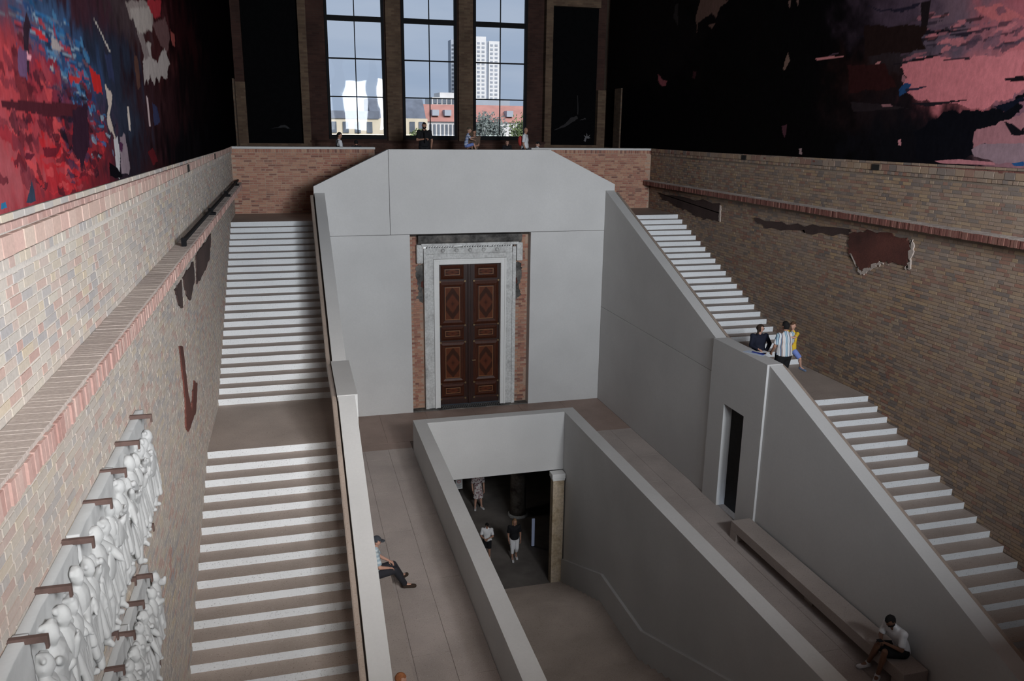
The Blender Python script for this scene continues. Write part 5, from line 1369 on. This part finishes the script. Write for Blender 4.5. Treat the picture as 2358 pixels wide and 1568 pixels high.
# --- carved figures of the plaster reliefs, standing half free of their slabs
def relief_figure(parent, y, ztop, hgt, seed):
    r = random.Random(seed); s = hgt; mb = MB()
    x0 = -W + 0.105; side = Vector((0, 1, 0)); tw = r.uniform(-0.5, 0.5); ln = r.uniform(-0.10, 0.10)
    zz = lambda f: ztop - s * (1 - f)
    pel = Vector((x0, y + ln * s, zz(.53))); wa = Vector((x0 + .02, y + ln * .6 * s, zz(.61))); ch = Vector((x0 + .03, y + ln * .3 * s, zz(.72))); nk = Vector((x0 + .035, y, zz(.83))); hd = Vector((x0 + .05, y + tw * .04 * s, zz(.925)))
    capsule(mb, pel, wa, .13 * s, .12 * s, 12, side, .75); capsule(mb, wa, ch, .12 * s, .14 * s, 12, side, .75); capsule(mb, ch, nk, .14 * s, .06 * s, 12, side, .7); capsule(mb, nk, hd, .045 * s, .04 * s)
    for q in (-1, 1):
        sh = Vector((x0 + .02, y + q * .13 * s, zz(.80))); a1 = r.uniform(-0.5, 1.3); el = sh + Vector((r.uniform(.02, .10) * s, q * .10 * s * math.sin(a1 + .4), -.16 * s * math.cos(a1)))
        wr = el + Vector((r.uniform(.0, .08) * s, -q * r.uniform(-.08, .14) * s, r.uniform(-.13, .13) * s))
        capsule(mb, sh, el, .054 * s, .045 * s); capsule(mb, el, wr, .045 * s, .035 * s); capsule(mb, wr, wr + (wr - el) * 0.35, .030 * s, .022 * s, 8, side, .6)
        hp = pel + Vector((0, q * .055 * s, -.01 * s)); kn = hp + Vector((r.uniform(.0, .09) * s, q * r.uniform(-.03, .09) * s, -.235 * s)); an = kn + Vector((-r.uniform(.0, .06) * s, q * r.uniform(-.05, .06) * s, -.235 * s))
        capsule(mb, hp, kn, .085 * s, .062 * s); capsule(mb, kn, an, .062 * s, .04 * s); capsule(mb, an, an + Vector((.06 * s, q * .03 * s, -.02 * s)), .03 * s, .026 * s)
    if r.random() < 0.9:                                                     # hanging drapery folds
        n = r.randint(7, 10)
        for k in range(n):
            a = pel + Vector((.06 * s + r.uniform(0, .03) * s, (k - n / 2) * .042 * s, r.uniform(.02, .10) * s)); capsule(mb, a, a + Vector((r.uniform(-.02, .05) * s, r.uniform(-.05, .05) * s, -r.uniform(.22, .40) * s)), .028 * s, .040 * s, 8)
    if r.random() < 0.5:
        capsule(mb, ch + Vector((.08 * s, -.12 * s, .06 * s)), pel + Vector((.08 * s, .12 * s, .02 * s)), .03 * s, .035 * s, 8)     # sash
    for k in range(7):                                                        # hair and beard curls
        capsule(mb, hd + Vector((-.02 * s + r.uniform(-.03, .03) * s, r.uniform(-.055, .055) * s, r.uniform(.02, .075) * s)), hd + Vector((r.uniform(-.03, .03) * s, r.uniform(-.06, .06) * s, r.uniform(.02, .07) * s)), .026 * s, .022 * s, 6)
    hb = MB(); add_head(hb, hd, (1.0, tw, -0.05), (0, 0, 1), .088 * s)
    off = len(mb.v); mb.v += hb.v; mb.f += [tuple(i + off for i in f) for f in hb.f]; mb.m += [0] * len(hb.f)
    if r.random() < 0.22:
        sc_ = ch + Vector((.085 * s, r.choice((-1, 1)) * .11 * s, -.10 * s)); mb.ellipsoid(tuple(sc_), (.035 * s, .12 * s, .13 * s), 14, 8)                # shield
    mb.v = [(-W + 0.05 + (v[0] + W - 0.05) * 0.78, v[1], v[2]) for v in mb.v]
    me = fuse(mb, 0.0105, 1); me.materials.clear(); me.materials.append(M['gypsum']); me.name = 'relief_figure'
    return link(bpy.data.objects.new('relief_figure', me), parent)
_rr = random.Random(77)
_y = -17.42; _k = 0
while _y > -22.6:
    relief_figure(rel, _y, -0.33 - _rr.uniform(0, 0.16), _rr.uniform(0.98, 1.14), 500 + _k); _y -= _rr.uniform(0.23, 0.32); _k += 1
_y = -17.85
while _y > -20.9:
    relief_figure(rel2, _y, -2.0 - _rr.uniform(0, 0.12), _rr.uniform(0.92, 1.05), 560 + _k); _y -= _rr.uniform(0.23, 0.32); _k += 1

SKINS = {}
def skin_mats(tone):
    if tone not in SKINS:
        c = {'light': (0.48, 0.27, 0.20), 'tan': (0.36, 0.19, 0.13), 'dark': (0.17, 0.085, 0.055)}[tone]
        SKINS[tone] = [simple('skin_' + tone, c + (1,), 0.55, 0.06, 9), simple('lips_' + tone, (c[0] * 0.75, c[1] * 0.5, c[2] * 0.5, 1), 0.5, 0.05), simple('eyes_' + tone, (0.08, 0.06, 0.05, 1), 0.3, 0.05), simple('brows_' + tone, (0.03, 0.02, 0.015, 1), 0.8, 0.1)]
    return SKINS[tone]
_cl = {}
def cloth(name, col, var=0.08):
    if name not in _cl: _cl[name] = simple(name, col, 0.85, var, 14)
    return _cl[name]
def striped(name, cols, axis, period):
    t = NT(name); tc = t.node('ShaderNodeTexCoord'); s = t.node('ShaderNodeSeparateXYZ'); t.l.new(tc.outputs['Object'], s.inputs[0])
    v = t.math('FRACT', t.math('MULTIPLY', s.outputs[axis], 1.0 / period))
    n = len(cols); t.base(t.ramp(v, [(i / n, c) for i, c in enumerate(cols)], 'CONSTANT')); t.b.inputs['Roughness'].default_value = 0.85
    return t.mat

def standing(base, h, heading, k=None):
    """joints of a relaxed standing figure; heading = angle of the facing direction from +y, counter-clockwise"""
    J = {'pelvis': (0, 0, .53), 'waist': (0, 0, .61), 'chest': (0, .005, .72), 'neck': (0, -.005, .825), 'head': (0, .015, .928),
         'shL': (-.112, 0, .805), 'shR': (.112, 0, .805), 'elL': (-.14, -.01, .63), 'elR': (.14, -.01, .63), 'wrL': (-.135, .05, .49), 'wrR': (.135, .05, .49),
         'hiL': (-.052, 0, .515), 'hiR': (.052, 0, .515), 'knL': (-.058, .012, .28), 'knR': (.058, .012, .28), 'anL': (-.062, -.012, .045), 'anR': (.062, -.012, .045), 'toL': (-.075, .085, .018), 'toR': (.075, .085, .018)}
    if k: J.update(k)
    c, s = math.cos(heading), math.sin(heading); B = V3(base)
    return {n: B + Vector((p[0] * c - p[1] * s, p[0] * s + p[1] * c, p[2])) * h for n, p in J.items()}

def person(label, base, J, h, look, tone='light', top=None, sleeves='short', bottom=None, legs='long', shoes=None, hair=None, extra=None, hands=(0.5, 0.5), face_up=(0, 0, 1), head_k=1.0, dress=False, group=None, beard=None, vest=None, palm=None, girth=1.0):
    s = h; B = V3(base); J = {k: V3(v) - B for k, v in J.items()}
    side = (J['shR'] - J['shL'])
    mb = MB(); g = girth
    tr = [('pelvis', 'waist', .083 * g, .075 * g, .72), ('waist', 'chest', .076 * g, .092 * g, .68), ('chest', 'neck', .092 * g, .045, .62)]
    def torso(m, inf=0.0, parts=tr):
        for a, b_, r0, r1, asp in parts: capsule(m, J[a], J[b_], (r0 + inf) * s, (r1 + inf) * s, 14, side, asp)
        for q in ('L', 'R'):
            capsule(m, J['chest'].lerp(J['sh' + q], 0.35), J['sh' + q], (.055 + inf) * s, (.034 + inf) * s, 10)
    torso(mb)
    capsule(mb, J['neck'] - Vector((0, 0, .02 * s)), J['neck'].lerp(J['head'], 0.75), .033 * s, .03 * s)
    for q in ('L', 'R'):
        capsule(mb, J['sh' + q], J['el' + q], .030 * s, .024 * s); capsule(mb, J['el' + q], J['wr' + q], .024 * s, .016 * s)
        capsule(mb, J['hi' + q], J['kn' + q], .052 * s * g, .034 * s); capsule(mb, J['kn' + q], J['an' + q], .034 * s, .021 * s)
        calf = J['kn' + q].lerp(J['an' + q], 0.28); back = (J['kn' + q] - J['to' + q]); back.z = 0
        if back.length > 1e-3: capsule(mb, calf + back.normalized() * 0.008 * s, calf + back.normalized() * 0.006 * s + (J['an' + q] - J['kn' + q]) * 0.2, .034 * s, .028 * s)
        capsule(mb, J['an' + q], J['to' + q], .023 * s, .02 * s)
    me = fuse(mb, 0.0125 * s / 1.7, 4)
    # head and hands joined to the same body mesh
    hb = MB(); hh = 0.066 * s * head_k
    add_head(hb, J['head'], look, face_up, hh)
    for q, cu, sd in (('L', hands[0], -1), ('R', hands[1], 1)):
        d = (J['wr' + q] - J['el' + q]).normalized(); n = (palm or {}).get(q, Vector((0, 0, -1)) if abs(d.z) < 0.7 else (V3(look) * 0.3 - side.normalized() * (-1 if q == 'L' else 1)))
        add_hand(hb, J['wr' + q], d, n, s / 1.72, cu, sd)
    bm = bmesh.new(); bm.from_mesh(me)
    off = len(bm.verts); vs = [bm.verts.new(v) for v in hb.v]
    for f, m_ in zip(hb.f, hb.m):
        try:
            fc = bm.faces.new([vs[i] for i in f]); fc.material_index = m_; fc.smooth = True
        except ValueError: pass
    bmesh.ops.recalc_face_normals(bm, faces=bm.faces); bm.to_mesh(me); bm.free()
    me.materials.clear()
    for m_ in skin_mats(tone): me.materials.append(m_)
    me.name = 'person'
    o = bpy.data.objects.new('person', me); o.location = B; link(o); tag(o, label, 'person', group)
    def garment(nm, build, mat, vox=0.014, sm=5):
        m2 = MB(); build(m2); e = fuse(m2, vox * s / 1.7, sm); e.materials.clear(); e.materials.append(mat); e.name = nm
        c = bpy.data.objects.new(nm, e); link(c, o); return c
    if top:
        def bt(m):
            torso(m, 0.012)
            capsule(m, J['pelvis'] - (J['waist'] - J['pelvis']) * 0.15, J['waist'], .101 * s * g, .092 * s * g, 14, side, 0.84, 0, 0.2)
            for q in ('L', 'R'):
                if sleeves == 'short': capsule(m, J['sh' + q], J['sh' + q].lerp(J['el' + q], 0.78), .038 * s, .040 * s, 12, None, 1.0, 0, 0.7, 0.2)
                elif sleeves == 'long': capsule(m, J['sh' + q], J['el' + q], .039 * s, .034 * s); capsule(m, J['el' + q], J['el' + q].lerp(J['wr' + q], 0.85), .036 * s, .028 * s)
        garment('shirt', bt, top)
    if vest:
        garment('waistcoat', lambda m: [capsule(m, J[a], J[b_], (r0 + .022) * s, (r1 + .018) * s, 14, side, asp) for a, b_, r0, r1, asp in tr[:2]], vest)
    if bottom:
        def bb_(m):
            capsule(m, J['pelvis'], J['waist'], .094 * s * g, .084 * s * g, 14, side, 0.78)
            for q in ('L', 'R'):
                e = {'long': 0.93, 'short': None, 'capri': 0.45}[legs]
                if dress:
                    continue
                if e is None: capsule(m, J['hi' + q], J['hi' + q].lerp(J['kn' + q], 0.92), .066 * s * g, .058 * s, 12, None, 1.0, 0, 1.0, 0.2)
                else: capsule(m, J['hi' + q], J['kn' + q], .062 * s * g, .046 * s); capsule(m, J['kn' + q], J['kn' + q].lerp(J['an' + q], e), .046 * s, .037 * s)
            if dress:
                kn = (J['knL'] + J['knR']) / 2; capsule(m, J['pelvis'], kn + (J['pelvis'] - kn) * 0.02, .10 * s, .125 * s, 16, side, 0.8, 0, 0.5, 0.1)
        garment('dress_skirt' if dress else ('shorts' if legs == 'short' else 'trousers'), bb_, bottom)
    if shoes:
        for q in ('L', 'R'):
            m2 = MB(); d = (J['to' + q] - J['an' + q]); heel = J['an' + q] - Vector((0, 0, .022 * s)) - Vector((d.x, d.y, 0)).normalized() * 0.012 * s if abs(d.z) < 0.06 * s else J['an' + q]
            capsule(m2, heel, J['to' + q] + d * 0.12, .031 * s, .027 * s, 10); capsule(m2, J['an' + q], J['an' + q].lerp(heel, 0.5), .030 * s, .031 * s, 10)
            e = fuse(m2, 0.011 * s / 1.7, 3); e.materials.clear(); e.materials.append(shoes); e.name = 'shoe'
            link(bpy.data.objects.new('shoe', e), o)
    for st, mt in (hair or []):
        hair_mesh(J['head'], look, face_up, hh, st, (0, 0, 0), mt, o)
    return o, J, hh, s
def at_head(o, J, hh, look, mb, name, mat):
    return mb.build(name, mat, o)

def glasses(o, J, hh, look, mat):
    r, f, u = frame(look); c = J['head'] + f * 0.92 * hh + u * 0.09 * hh; mb = MB()
    for s in (-1, 1):
        pts = [c + r * (s * 0.34 + 0.22 * math.cos(a)) * hh + u * 0.17 * math.sin(a) * hh for a in [2 * math.pi * k / 12 for k in range(13)]]
        mb.tube([tuple(p) for p in pts], 0.03 * hh, 5)
        mb.tube([tuple(c + r * s * 0.56 * hh), tuple(c + r * s * 0.72 * hh - f * 0.9 * hh)], 0.03 * hh, 5)
    mb.build('glasses', mat, o)

HB = cloth('dark_brown_hair', (0.03, 0.018, 0.012, 1), 0.3); HK = cloth('black_hair', (0.010, 0.009, 0.009, 1), 0.3); HR = cloth('auburn_hair', (0.10, 0.04, 0.02, 1), 0.3)
HL = cloth('fair_hair', (0.26, 0.15, 0.08, 1), 0.25); HG = cloth('grey_hair', (0.16, 0.15, 0.145, 1), 0.25)
C_BLACK = cloth('black_cotton', (0.010, 0.010, 0.012, 1)); C_NAVY = cloth('navy_knit', (0.010, 0.012, 0.024, 1)); C_WHITE = cloth('white_cotton', (0.68, 0.68, 0.70, 1), 0.04)
C_DARK = cloth('charcoal_trousers', (0.022, 0.022, 0.028, 1)); C_YEL = cloth('yellow_jersey', (0.62, 0.40, 0.03, 1)); C_BLUE = cloth('blue_shorts', (0.16, 0.22, 0.5, 1)); C_SHOE = cloth('brown_leather', (0.035, 0.022, 0.016, 1)); C_WSHOE = cloth('white_trainers', (0.55, 0.55, 0.56, 1)); C_GREY = cloth('grey_cap_cloth', (0.04, 0.045, 0.055, 1))
PI = math.pi

# --- visitors on the gallery
seat = boxo('gallery_bench', M['bench'], -4.75, -3.15, 3.75, 4.15, ZG, ZG + 0.44); tag(seat, 'low bench on the gallery behind the brick front', 'bench')
def seated(base, h, heading, k=None):
    J = {'pelvis': (0, 0, .0), 'waist': (0, .0, .085), 'chest': (0, .01, .20), 'neck': (0, .0, .305), 'head': (0, .015, .408), 'shL': (-.112, 0, .285), 'shR': (.112, 0, .285),
         'elL': (-.14, .03, .115), 'elR': (.14, .03, .115), 'wrL': (-.07, .16, .09), 'wrR': (.07, .16, .09), 'hiL': (-.052, .02, -.005), 'hiR': (.052, .02, -.005),
         'knL': (-.06, .25, .0), 'knR': (.06, .25, .0), 'anL': (-.06, .25, -.225), 'anR': (.06, .25, -.225), 'toL': (-.07, .35, -.25), 'toR': (.07, .35, -.25)}
    if k: J.update(k)
    c, s = math.cos(heading), math.sin(heading); B = V3(base)
    return {n: B + Vector((p[0] * c - p[1] * s, p[0] * s + p[1] * c, p[2])) * h for n, p in J.items()}
b0 = (-4.05, 3.95, ZG + 0.56); J = seated(b0, 1.78, -PI / 2 + 0.15, {'wrL': (-.05, .23, .05), 'wrR': (.05, .24, .05)})
person('man in a black waistcoat over a white shirt behind the brick gallery front', b0, J, 1.78, (1, -0.15, -0.12), 'tan', C_WHITE, 'long', C_BLACK, 'long', C_SHOE, [('short', HK)], vest=C_BLACK)
b0 = (-3.42, 3.95, ZG + 0.50); J = seated(b0, 1.32, PI * 0.1)
person('dark haired visitor low behind the gallery front beside the waistcoat man', b0, J, 1.32, (0.2, 1, -0.1), 'tan', C_BLACK, 'short', C_BLACK, 'long', C_SHOE, [('short', HK)], head_k=1.15)
b0 = (-0.92, 3.85, ZG); J = standing(b0, 1.80, PI, {'elR': (.155, .03, .64), 'wrR': (.0, .14, .665), 'elL': (-.16, .0, .63)})
person('bearded man in black holding a dark stick before the middle window', b0, J, 1.80, (-0.05, -1, -0.08), 'tan', C_BLACK, 'short', C_BLACK, 'long', C_SHOE, [('short', HK), ('beard', HK)], hands=(0.5, 1.2), girth=1.2)
stk = MB(); stk.tube([(-0.94, 3.55, ZG + 1.05), (-0.94, 3.50, ZG + 1.44)], 0.02, 8); o = stk.build('dark_stick', C_BLACK); tag(o, 'short black stick held by the man in black', 'stick')
b0 = (0.97, 3.75, ZG); J = standing(b0, 1.57, PI - 0.2, {'elR': (.15, .06, .64), 'wrR': (.10, .16, .62), 'elL': (-.10, .06, .62), 'wrL': (.10, .17, .58)})
person('dark haired woman carrying a boy in a striped shirt on the gallery', b0, J, 1.57, (-0.35, -0.9, -0.15), 'tan', cloth('taupe_top', (0.12, 0.08, 0.06, 1)), 'short', C_BLACK, 'long', C_SHOE, [('short', HK)])
b0 = (0.66, 3.52, ZG + 0.93); hgt = 1.0
J = {'pelvis': V3(b0) + V3((-.06, 0, .05)), 'waist': V3(b0) + V3((-.05, 0, .16)), 'chest': V3(b0) + V3((-.02, 0, .32)), 'neck': V3(b0) + V3((.02, 0, .46)), 'head': V3(b0) + V3((.06, -.02, .60)),
     'shL': V3(b0) + V3((-.02, -.13, .43)), 'shR': V3(b0) + V3((.02, .13, .43)), 'elL': V3(b0) + V3((.08, -.17, .28)), 'elR': V3(b0) + V3((.16, .12, .32)), 'wrL': V3(b0) + V3((.22, -.14, .24)), 'wrR': V3(b0) + V3((.28, .08, .34)),
     'hiL': V3(b0) + V3((-.02, -.06, .03)), 'hiR': V3(b0) + V3((-.02, .06, .03)), 'knL': V3(b0) + V3((.22, -.12, .10)), 'knR': V3(b0) + V3((.18, .16, .06)), 'anL': V3(b0) + V3((.30, -.12, -.12)), 'anR': V3(b0) + V3((.24, .16, -.14)), 'toL': V3(b0) + V3((.40, -.12, -.14)), 'toR': V3(b0) + V3((.34, .16, -.16))}
person('small boy in a blue striped shirt and cap carried on the gallery', b0, J, hgt, (0.9, -0.35, -0.05), 'light', striped('blue_white_stripes', [(0.6, 0.62, 0.66, 1), (0.08, 0.13, 0.34, 1)], 'Z', 0.055), 'short', C_BLUE, 'short', C_WSHOE, [('cap', cloth('tan_cap', (0.09, 0.07, 0.05, 1)))], head_k=1.6)
b0 = (2.20, 3.55, ZG); J = standing(b0, 1.17, PI)
o, JJ, hh, s_ = person('child in sunglasses showing only a head above the concrete wall', b0, J, 1.17, (0.1, -1, 0.0), 'light', C_BLACK, 'short', C_BLACK, 'short', C_SHOE, [('short', HB)], head_k=1.3)
glasses(o, JJ, hh, (0.1, -1, 0), C_BLACK)
b0 = (2.95, 3.70, ZG); J = standing(b0, 1.65, -PI / 2 - 0.5)
o, JJ, hh, s_ = person('bald man in a white T-shirt with a red bag strap on the gallery', b0, J, 1.65, (0.5, -0.85, 0.05), 'tan', C_WHITE, 'short', C_DARK, 'long', C_SHOE, [], girth=1.1)
mb = MB(); mb.ellipsoid((-0.17, 0.06, 1.15), (0.10, 0.12, 0.2)); mb.tube([(-0.16, 0.0, 1.30), (-0.10, -0.13, 1.36), (0.0, -0.15, 1.2)], 0.02, 6); mb.build('red_bag', cloth('red_nylon', (0.45, 0.05, 0.04, 1)), o, smooth=True)
b0 = (3.42, 3.62, ZG); J = standing(b0, 1.10, -PI / 2)
person('child in a dark cap beside the bald man on the gallery', b0, J, 1.10, (0.95, -0.4, -0.25), 'light', C_WHITE, 'short', C_DARK, 'short', C_SHOE, [('cap', C_BLACK)], head_k=1.35)

# --- three visitors on the stair landing
b0 = (5.55, -9.35, ZL)
J = standing(b0, 1.56, PI - 0.15, {'elR': (.150, .05, .655), 'wrR': (.075, .165, .625), 'elL': (-.195, -.01, .665), 'wrL': (-.135, .02, .545)})
o, JJ, hh, s_ = person('woman with curly hair and glasses in a dark sweater leaning on the landing parapet', b0, J, 1.56, (0.80, -0.60, -0.02), 'light', C_NAVY, 'long', C_BLACK, 'long', C_SHOE, [('long', HB)], girth=1.2)
glasses(o, JJ, hh, (0.80, -0.60, -0.02), C_BLACK)
mb = MB(); w_ = J['wrR'] + Vector((0.05, -0.12, -0.05)); mb.box(w_.x - 0.08, w_.x + 0.14, w_.y - 0.02, w_.y + 0.12, w_.z - 0.01, w_.z)
o = mb.build('folded_paper', C_WHITE, fix=False); tag(o, 'white folded paper held by the woman at the parapet', 'paper')
b0 = (5.90, -9.95, ZL); J = standing(b0, 1.75, 0.12, {'elR': (.165, .04, .65), 'wrR': (.10, .16, .60), 'elL': (-.155, .02, .645), 'wrL': (-.13, .10, .54)})
SHIRT = striped('striped_shirt', [(0.66, 0.66, 0.67, 1), (0.66, 0.66, 0.67, 1), (0.10, 0.15, 0.24, 1), (0.36, 0.27, 0.24, 1), (0.66, 0.66, 0.67, 1), (0.60, 0.54, 0.50, 1), (0.66, 0.66, 0.67, 1), (0.16, 0.26, 0.36, 1), (0.42, 0.56, 0.62, 1), (0.12, 0.17, 0.24, 1)], 'X', 0.22)
person('dark haired man in a striped shirt seen from behind holding a boy', b0, J, 1.75, (-0.15, 1, 0.0), 'tan', SHIRT, 'short', C_BLACK, 'long', C_SHOE, [('short', HK)], girth=1.32, head_k=1.08)
b0 = (6.22, -9.80, ZL + 0.85)
B_ = V3(b0)
def rel_j(d): return {k: B_ + V3(v) for k, v in d.items()}
J = rel_j({'pelvis': (.02, .02, .12), 'waist': (.01, .01, .26), 'chest': (-.01, -.01, .44), 'neck': (-.04, -.03, .60), 'head': (-.06, -.05, .755), 'shR': (-.08, .10, .56), 'shL': (.03, -.13, .56),
            'elR': (-.28, .10, .48), 'wrR': (-.42, .0, .47), 'elL': (-.10, -.24, .50), 'wrL': (-.36, -.20, .52), 'hiL': (.05, -.06, .08), 'hiR': (-.02, .10, .08), 'knL': (.13, -.20, -.07), 'knR': (-.08, .28, .08),
            'anL': (.22, -.14, -.32), 'anR': (-.10, .32, -.2), 'toL': (.28, -.24, -.38), 'toR': (-.16, .40, -.24)})
person('boy in a yellow jersey and blue shorts carried by the striped shirt man', b0, J, 1.18, (-0.75, -0.65, -0.12), 'light', C_YEL, 'short', C_BLUE, 'short', cloth('blue_grey_trainers', (0.10, 0.13, 0.2, 1)), [('short', cloth('chestnut_hair', (0.09, 0.045, 0.025, 1), 0.3))], head_k=1.35)

# --- man on the long bench, man on the other bench, child
b0 = (4.58, -16.42, ZF + 0.54); B_ = V3(b0)
J = rel_j({'pelvis': (0, 0, 0), 'waist': (-.04, 0, .15), 'chest': (-.14, .0, .36), 'neck': (-.24, .0, .53), 'head': (-.33, .0, .66), 'shR': (-.21, .20, .47), 'shL': (-.19, -.20, .48),
            'elR': (-.28, .24, .20), 'wrR': (-.42, .06, .24), 'elL': (-.24, -.26, .20), 'wrL': (-.42, -.05, .24), 'hiR': (-.03, .09, 0), 'hiL': (-.03, -.09, 0), 'knR': (-.43, .12, .08), 'knL': (-.43, -.08, .08),
            'anR': (-.46, .26, -.38), 'anL': (-.50, -.06, -.42), 'toR': (-.60, .30, -.46), 'toL': (-.60, -.12, -.50)})
person('dark haired man in a white T-shirt and black shorts sitting on the long bench', b0, J, 1.76, (-0.80, -0.12, -0.60), 'dark', C_WHITE, 'short', C_BLACK, 'short', C_WSHOE, [('short', HK), ('beard', HK)], hands=(0.9, 0.9), face_up=(-0.4, 0, 0.9))
mb = MB(); p_ = B_ + V3((-.50, 0, .27)); mb.box(p_.x - 0.05, p_.x + 0.05, p_.y - 0.04, p_.y + 0.04, p_.z, p_.z + 0.012); o = mb.build('phone', C_BLACK, fix=False, bevel=0.004); tag(o, 'black phone in the hands of the man on the bench', 'phone')
b0 = (-4.56, -11.42, ZF + 0.54); B_ = V3(b0)
J = rel_j({'pelvis': (0, 0, 0), 'waist': (.0, 0, .15), 'chest': (.01, .0, .36), 'neck': (.04, .0, .56), 'head': (.07, .0, .73), 'shL': (.03, .19, .50), 'shR': (.03, -.19, .50),
            'elL': (.13, .25, .24), 'wrL': (.32, .14, .17), 'elR': (.10, -.25, .24), 'wrR': (.30, -.14, .15), 'hiL': (.04, .09, 0), 'hiR': (.04, -.09, 0), 'knL': (.42, .14, .06), 'knR': (.44, -.04, .02),
            'anL': (.62, .40, -.40), 'anR': (.66, .08, -.42), 'toL': (.74, .50, -.44), 'toR': (.84, .06, -.47)})
person('man in a dark cap and charcoal trousers half hidden on the other bench', b0, J, 1.78, (1, -0.15, -0.15), 'light', striped('pale_check_shirt', [(0.5, 0.56, 0.58, 1), (0.28, 0.36, 0.42, 1)], 'Z', 0.09), 'short', C_DARK, 'long', C_SHOE, [('cap', C_GREY), ('short', HB)])
b0 = (-4.55, -15.62, ZF + 0.50); J = seated(b0, 1.28, -PI / 2)
person('reddish haired child at the lower end of the half hidden bench', b0, J, 1.28, (0.9, -0.3, -0.1), 'light', C_WHITE, 'short', C_BLUE, 'short', C_WSHOE, [('short', cloth('ginger_hair', (0.32, 0.12, 0.05, 1), 0.3))], head_k=1.3)

# --- visitors in the vestibule
b0 = (1.04, -2.40, ZV); J = standing(b0, 1.55, PI - 0.05, {'knL': (-.05, .05, .285), 'anL': (-.05, -.05, .075), 'toL': (-.055, .05, .02), 'knR': (.05, .03, .28), 'anR': (.05, .05, .045), 'toR': (.055, .15, .018)})
person('fair haired woman in a black T-shirt and white trousers in the vestibule', b0, J, 1.55, (-0.05, -1, 0.15), 'tan', C_BLACK, 'short', C_WHITE, 'capri', C_WSHOE, [('long', HL)], girth=1.12)
b0 = (0.12, -2.15, ZV); J = standing(b0, 1.40, PI - 0.3, {'elL': (-.15, .05, .64), 'wrL': (-.06, .16, .64), 'elR': (.15, .05, .64), 'wrR': (.05, .16, .62)})
person('dark haired youth in a white shirt looking down in the vestibule', b0, J, 1.40, (0.2, -0.8, -0.6), 'tan', C_WHITE, 'short', C_BLACK, 'short', C_WSHOE, [('short', HK)], face_up=(0, -0.4, 0.9))
mb = MB(); mb.box(0.08, 0.22, -2.46, -2.36, ZV + 0.86, ZV + 0.90); o = mb.build('folded_map', C_WHITE, fix=False); tag(o, 'white folded map in the hands of the youth in the vestibule', 'map')
FLORAL = NT('floral_print'); _f = FLORAL.noise(14, 3, 0.6); FLORAL.base(FLORAL.ramp(_f, [(0.40, (0.10, 0.06, 0.09, 1)), (0.46, (0.36, 0.20, 0.20, 1)), (0.52, (0.58, 0.55, 0.54, 1))]))
b0 = (0.66, 1.70, ZV); J = standing(b0, 1.66, PI, {'knL': (-.065, .01, .28), 'anL': (-.085, .0, .045), 'toL': (-.11, .09, .018), 'anR': (.075, .02, .045), 'toR': (.095, .11, .018)})
person('woman in a pale floral dress whose head is hidden by the lintel', b0, J, 1.66, (0, -1, 0), 'light', FLORAL.mat, 'short', FLORAL.mat, 'short', C_WSHOE, [('short', HB)], dress=True)
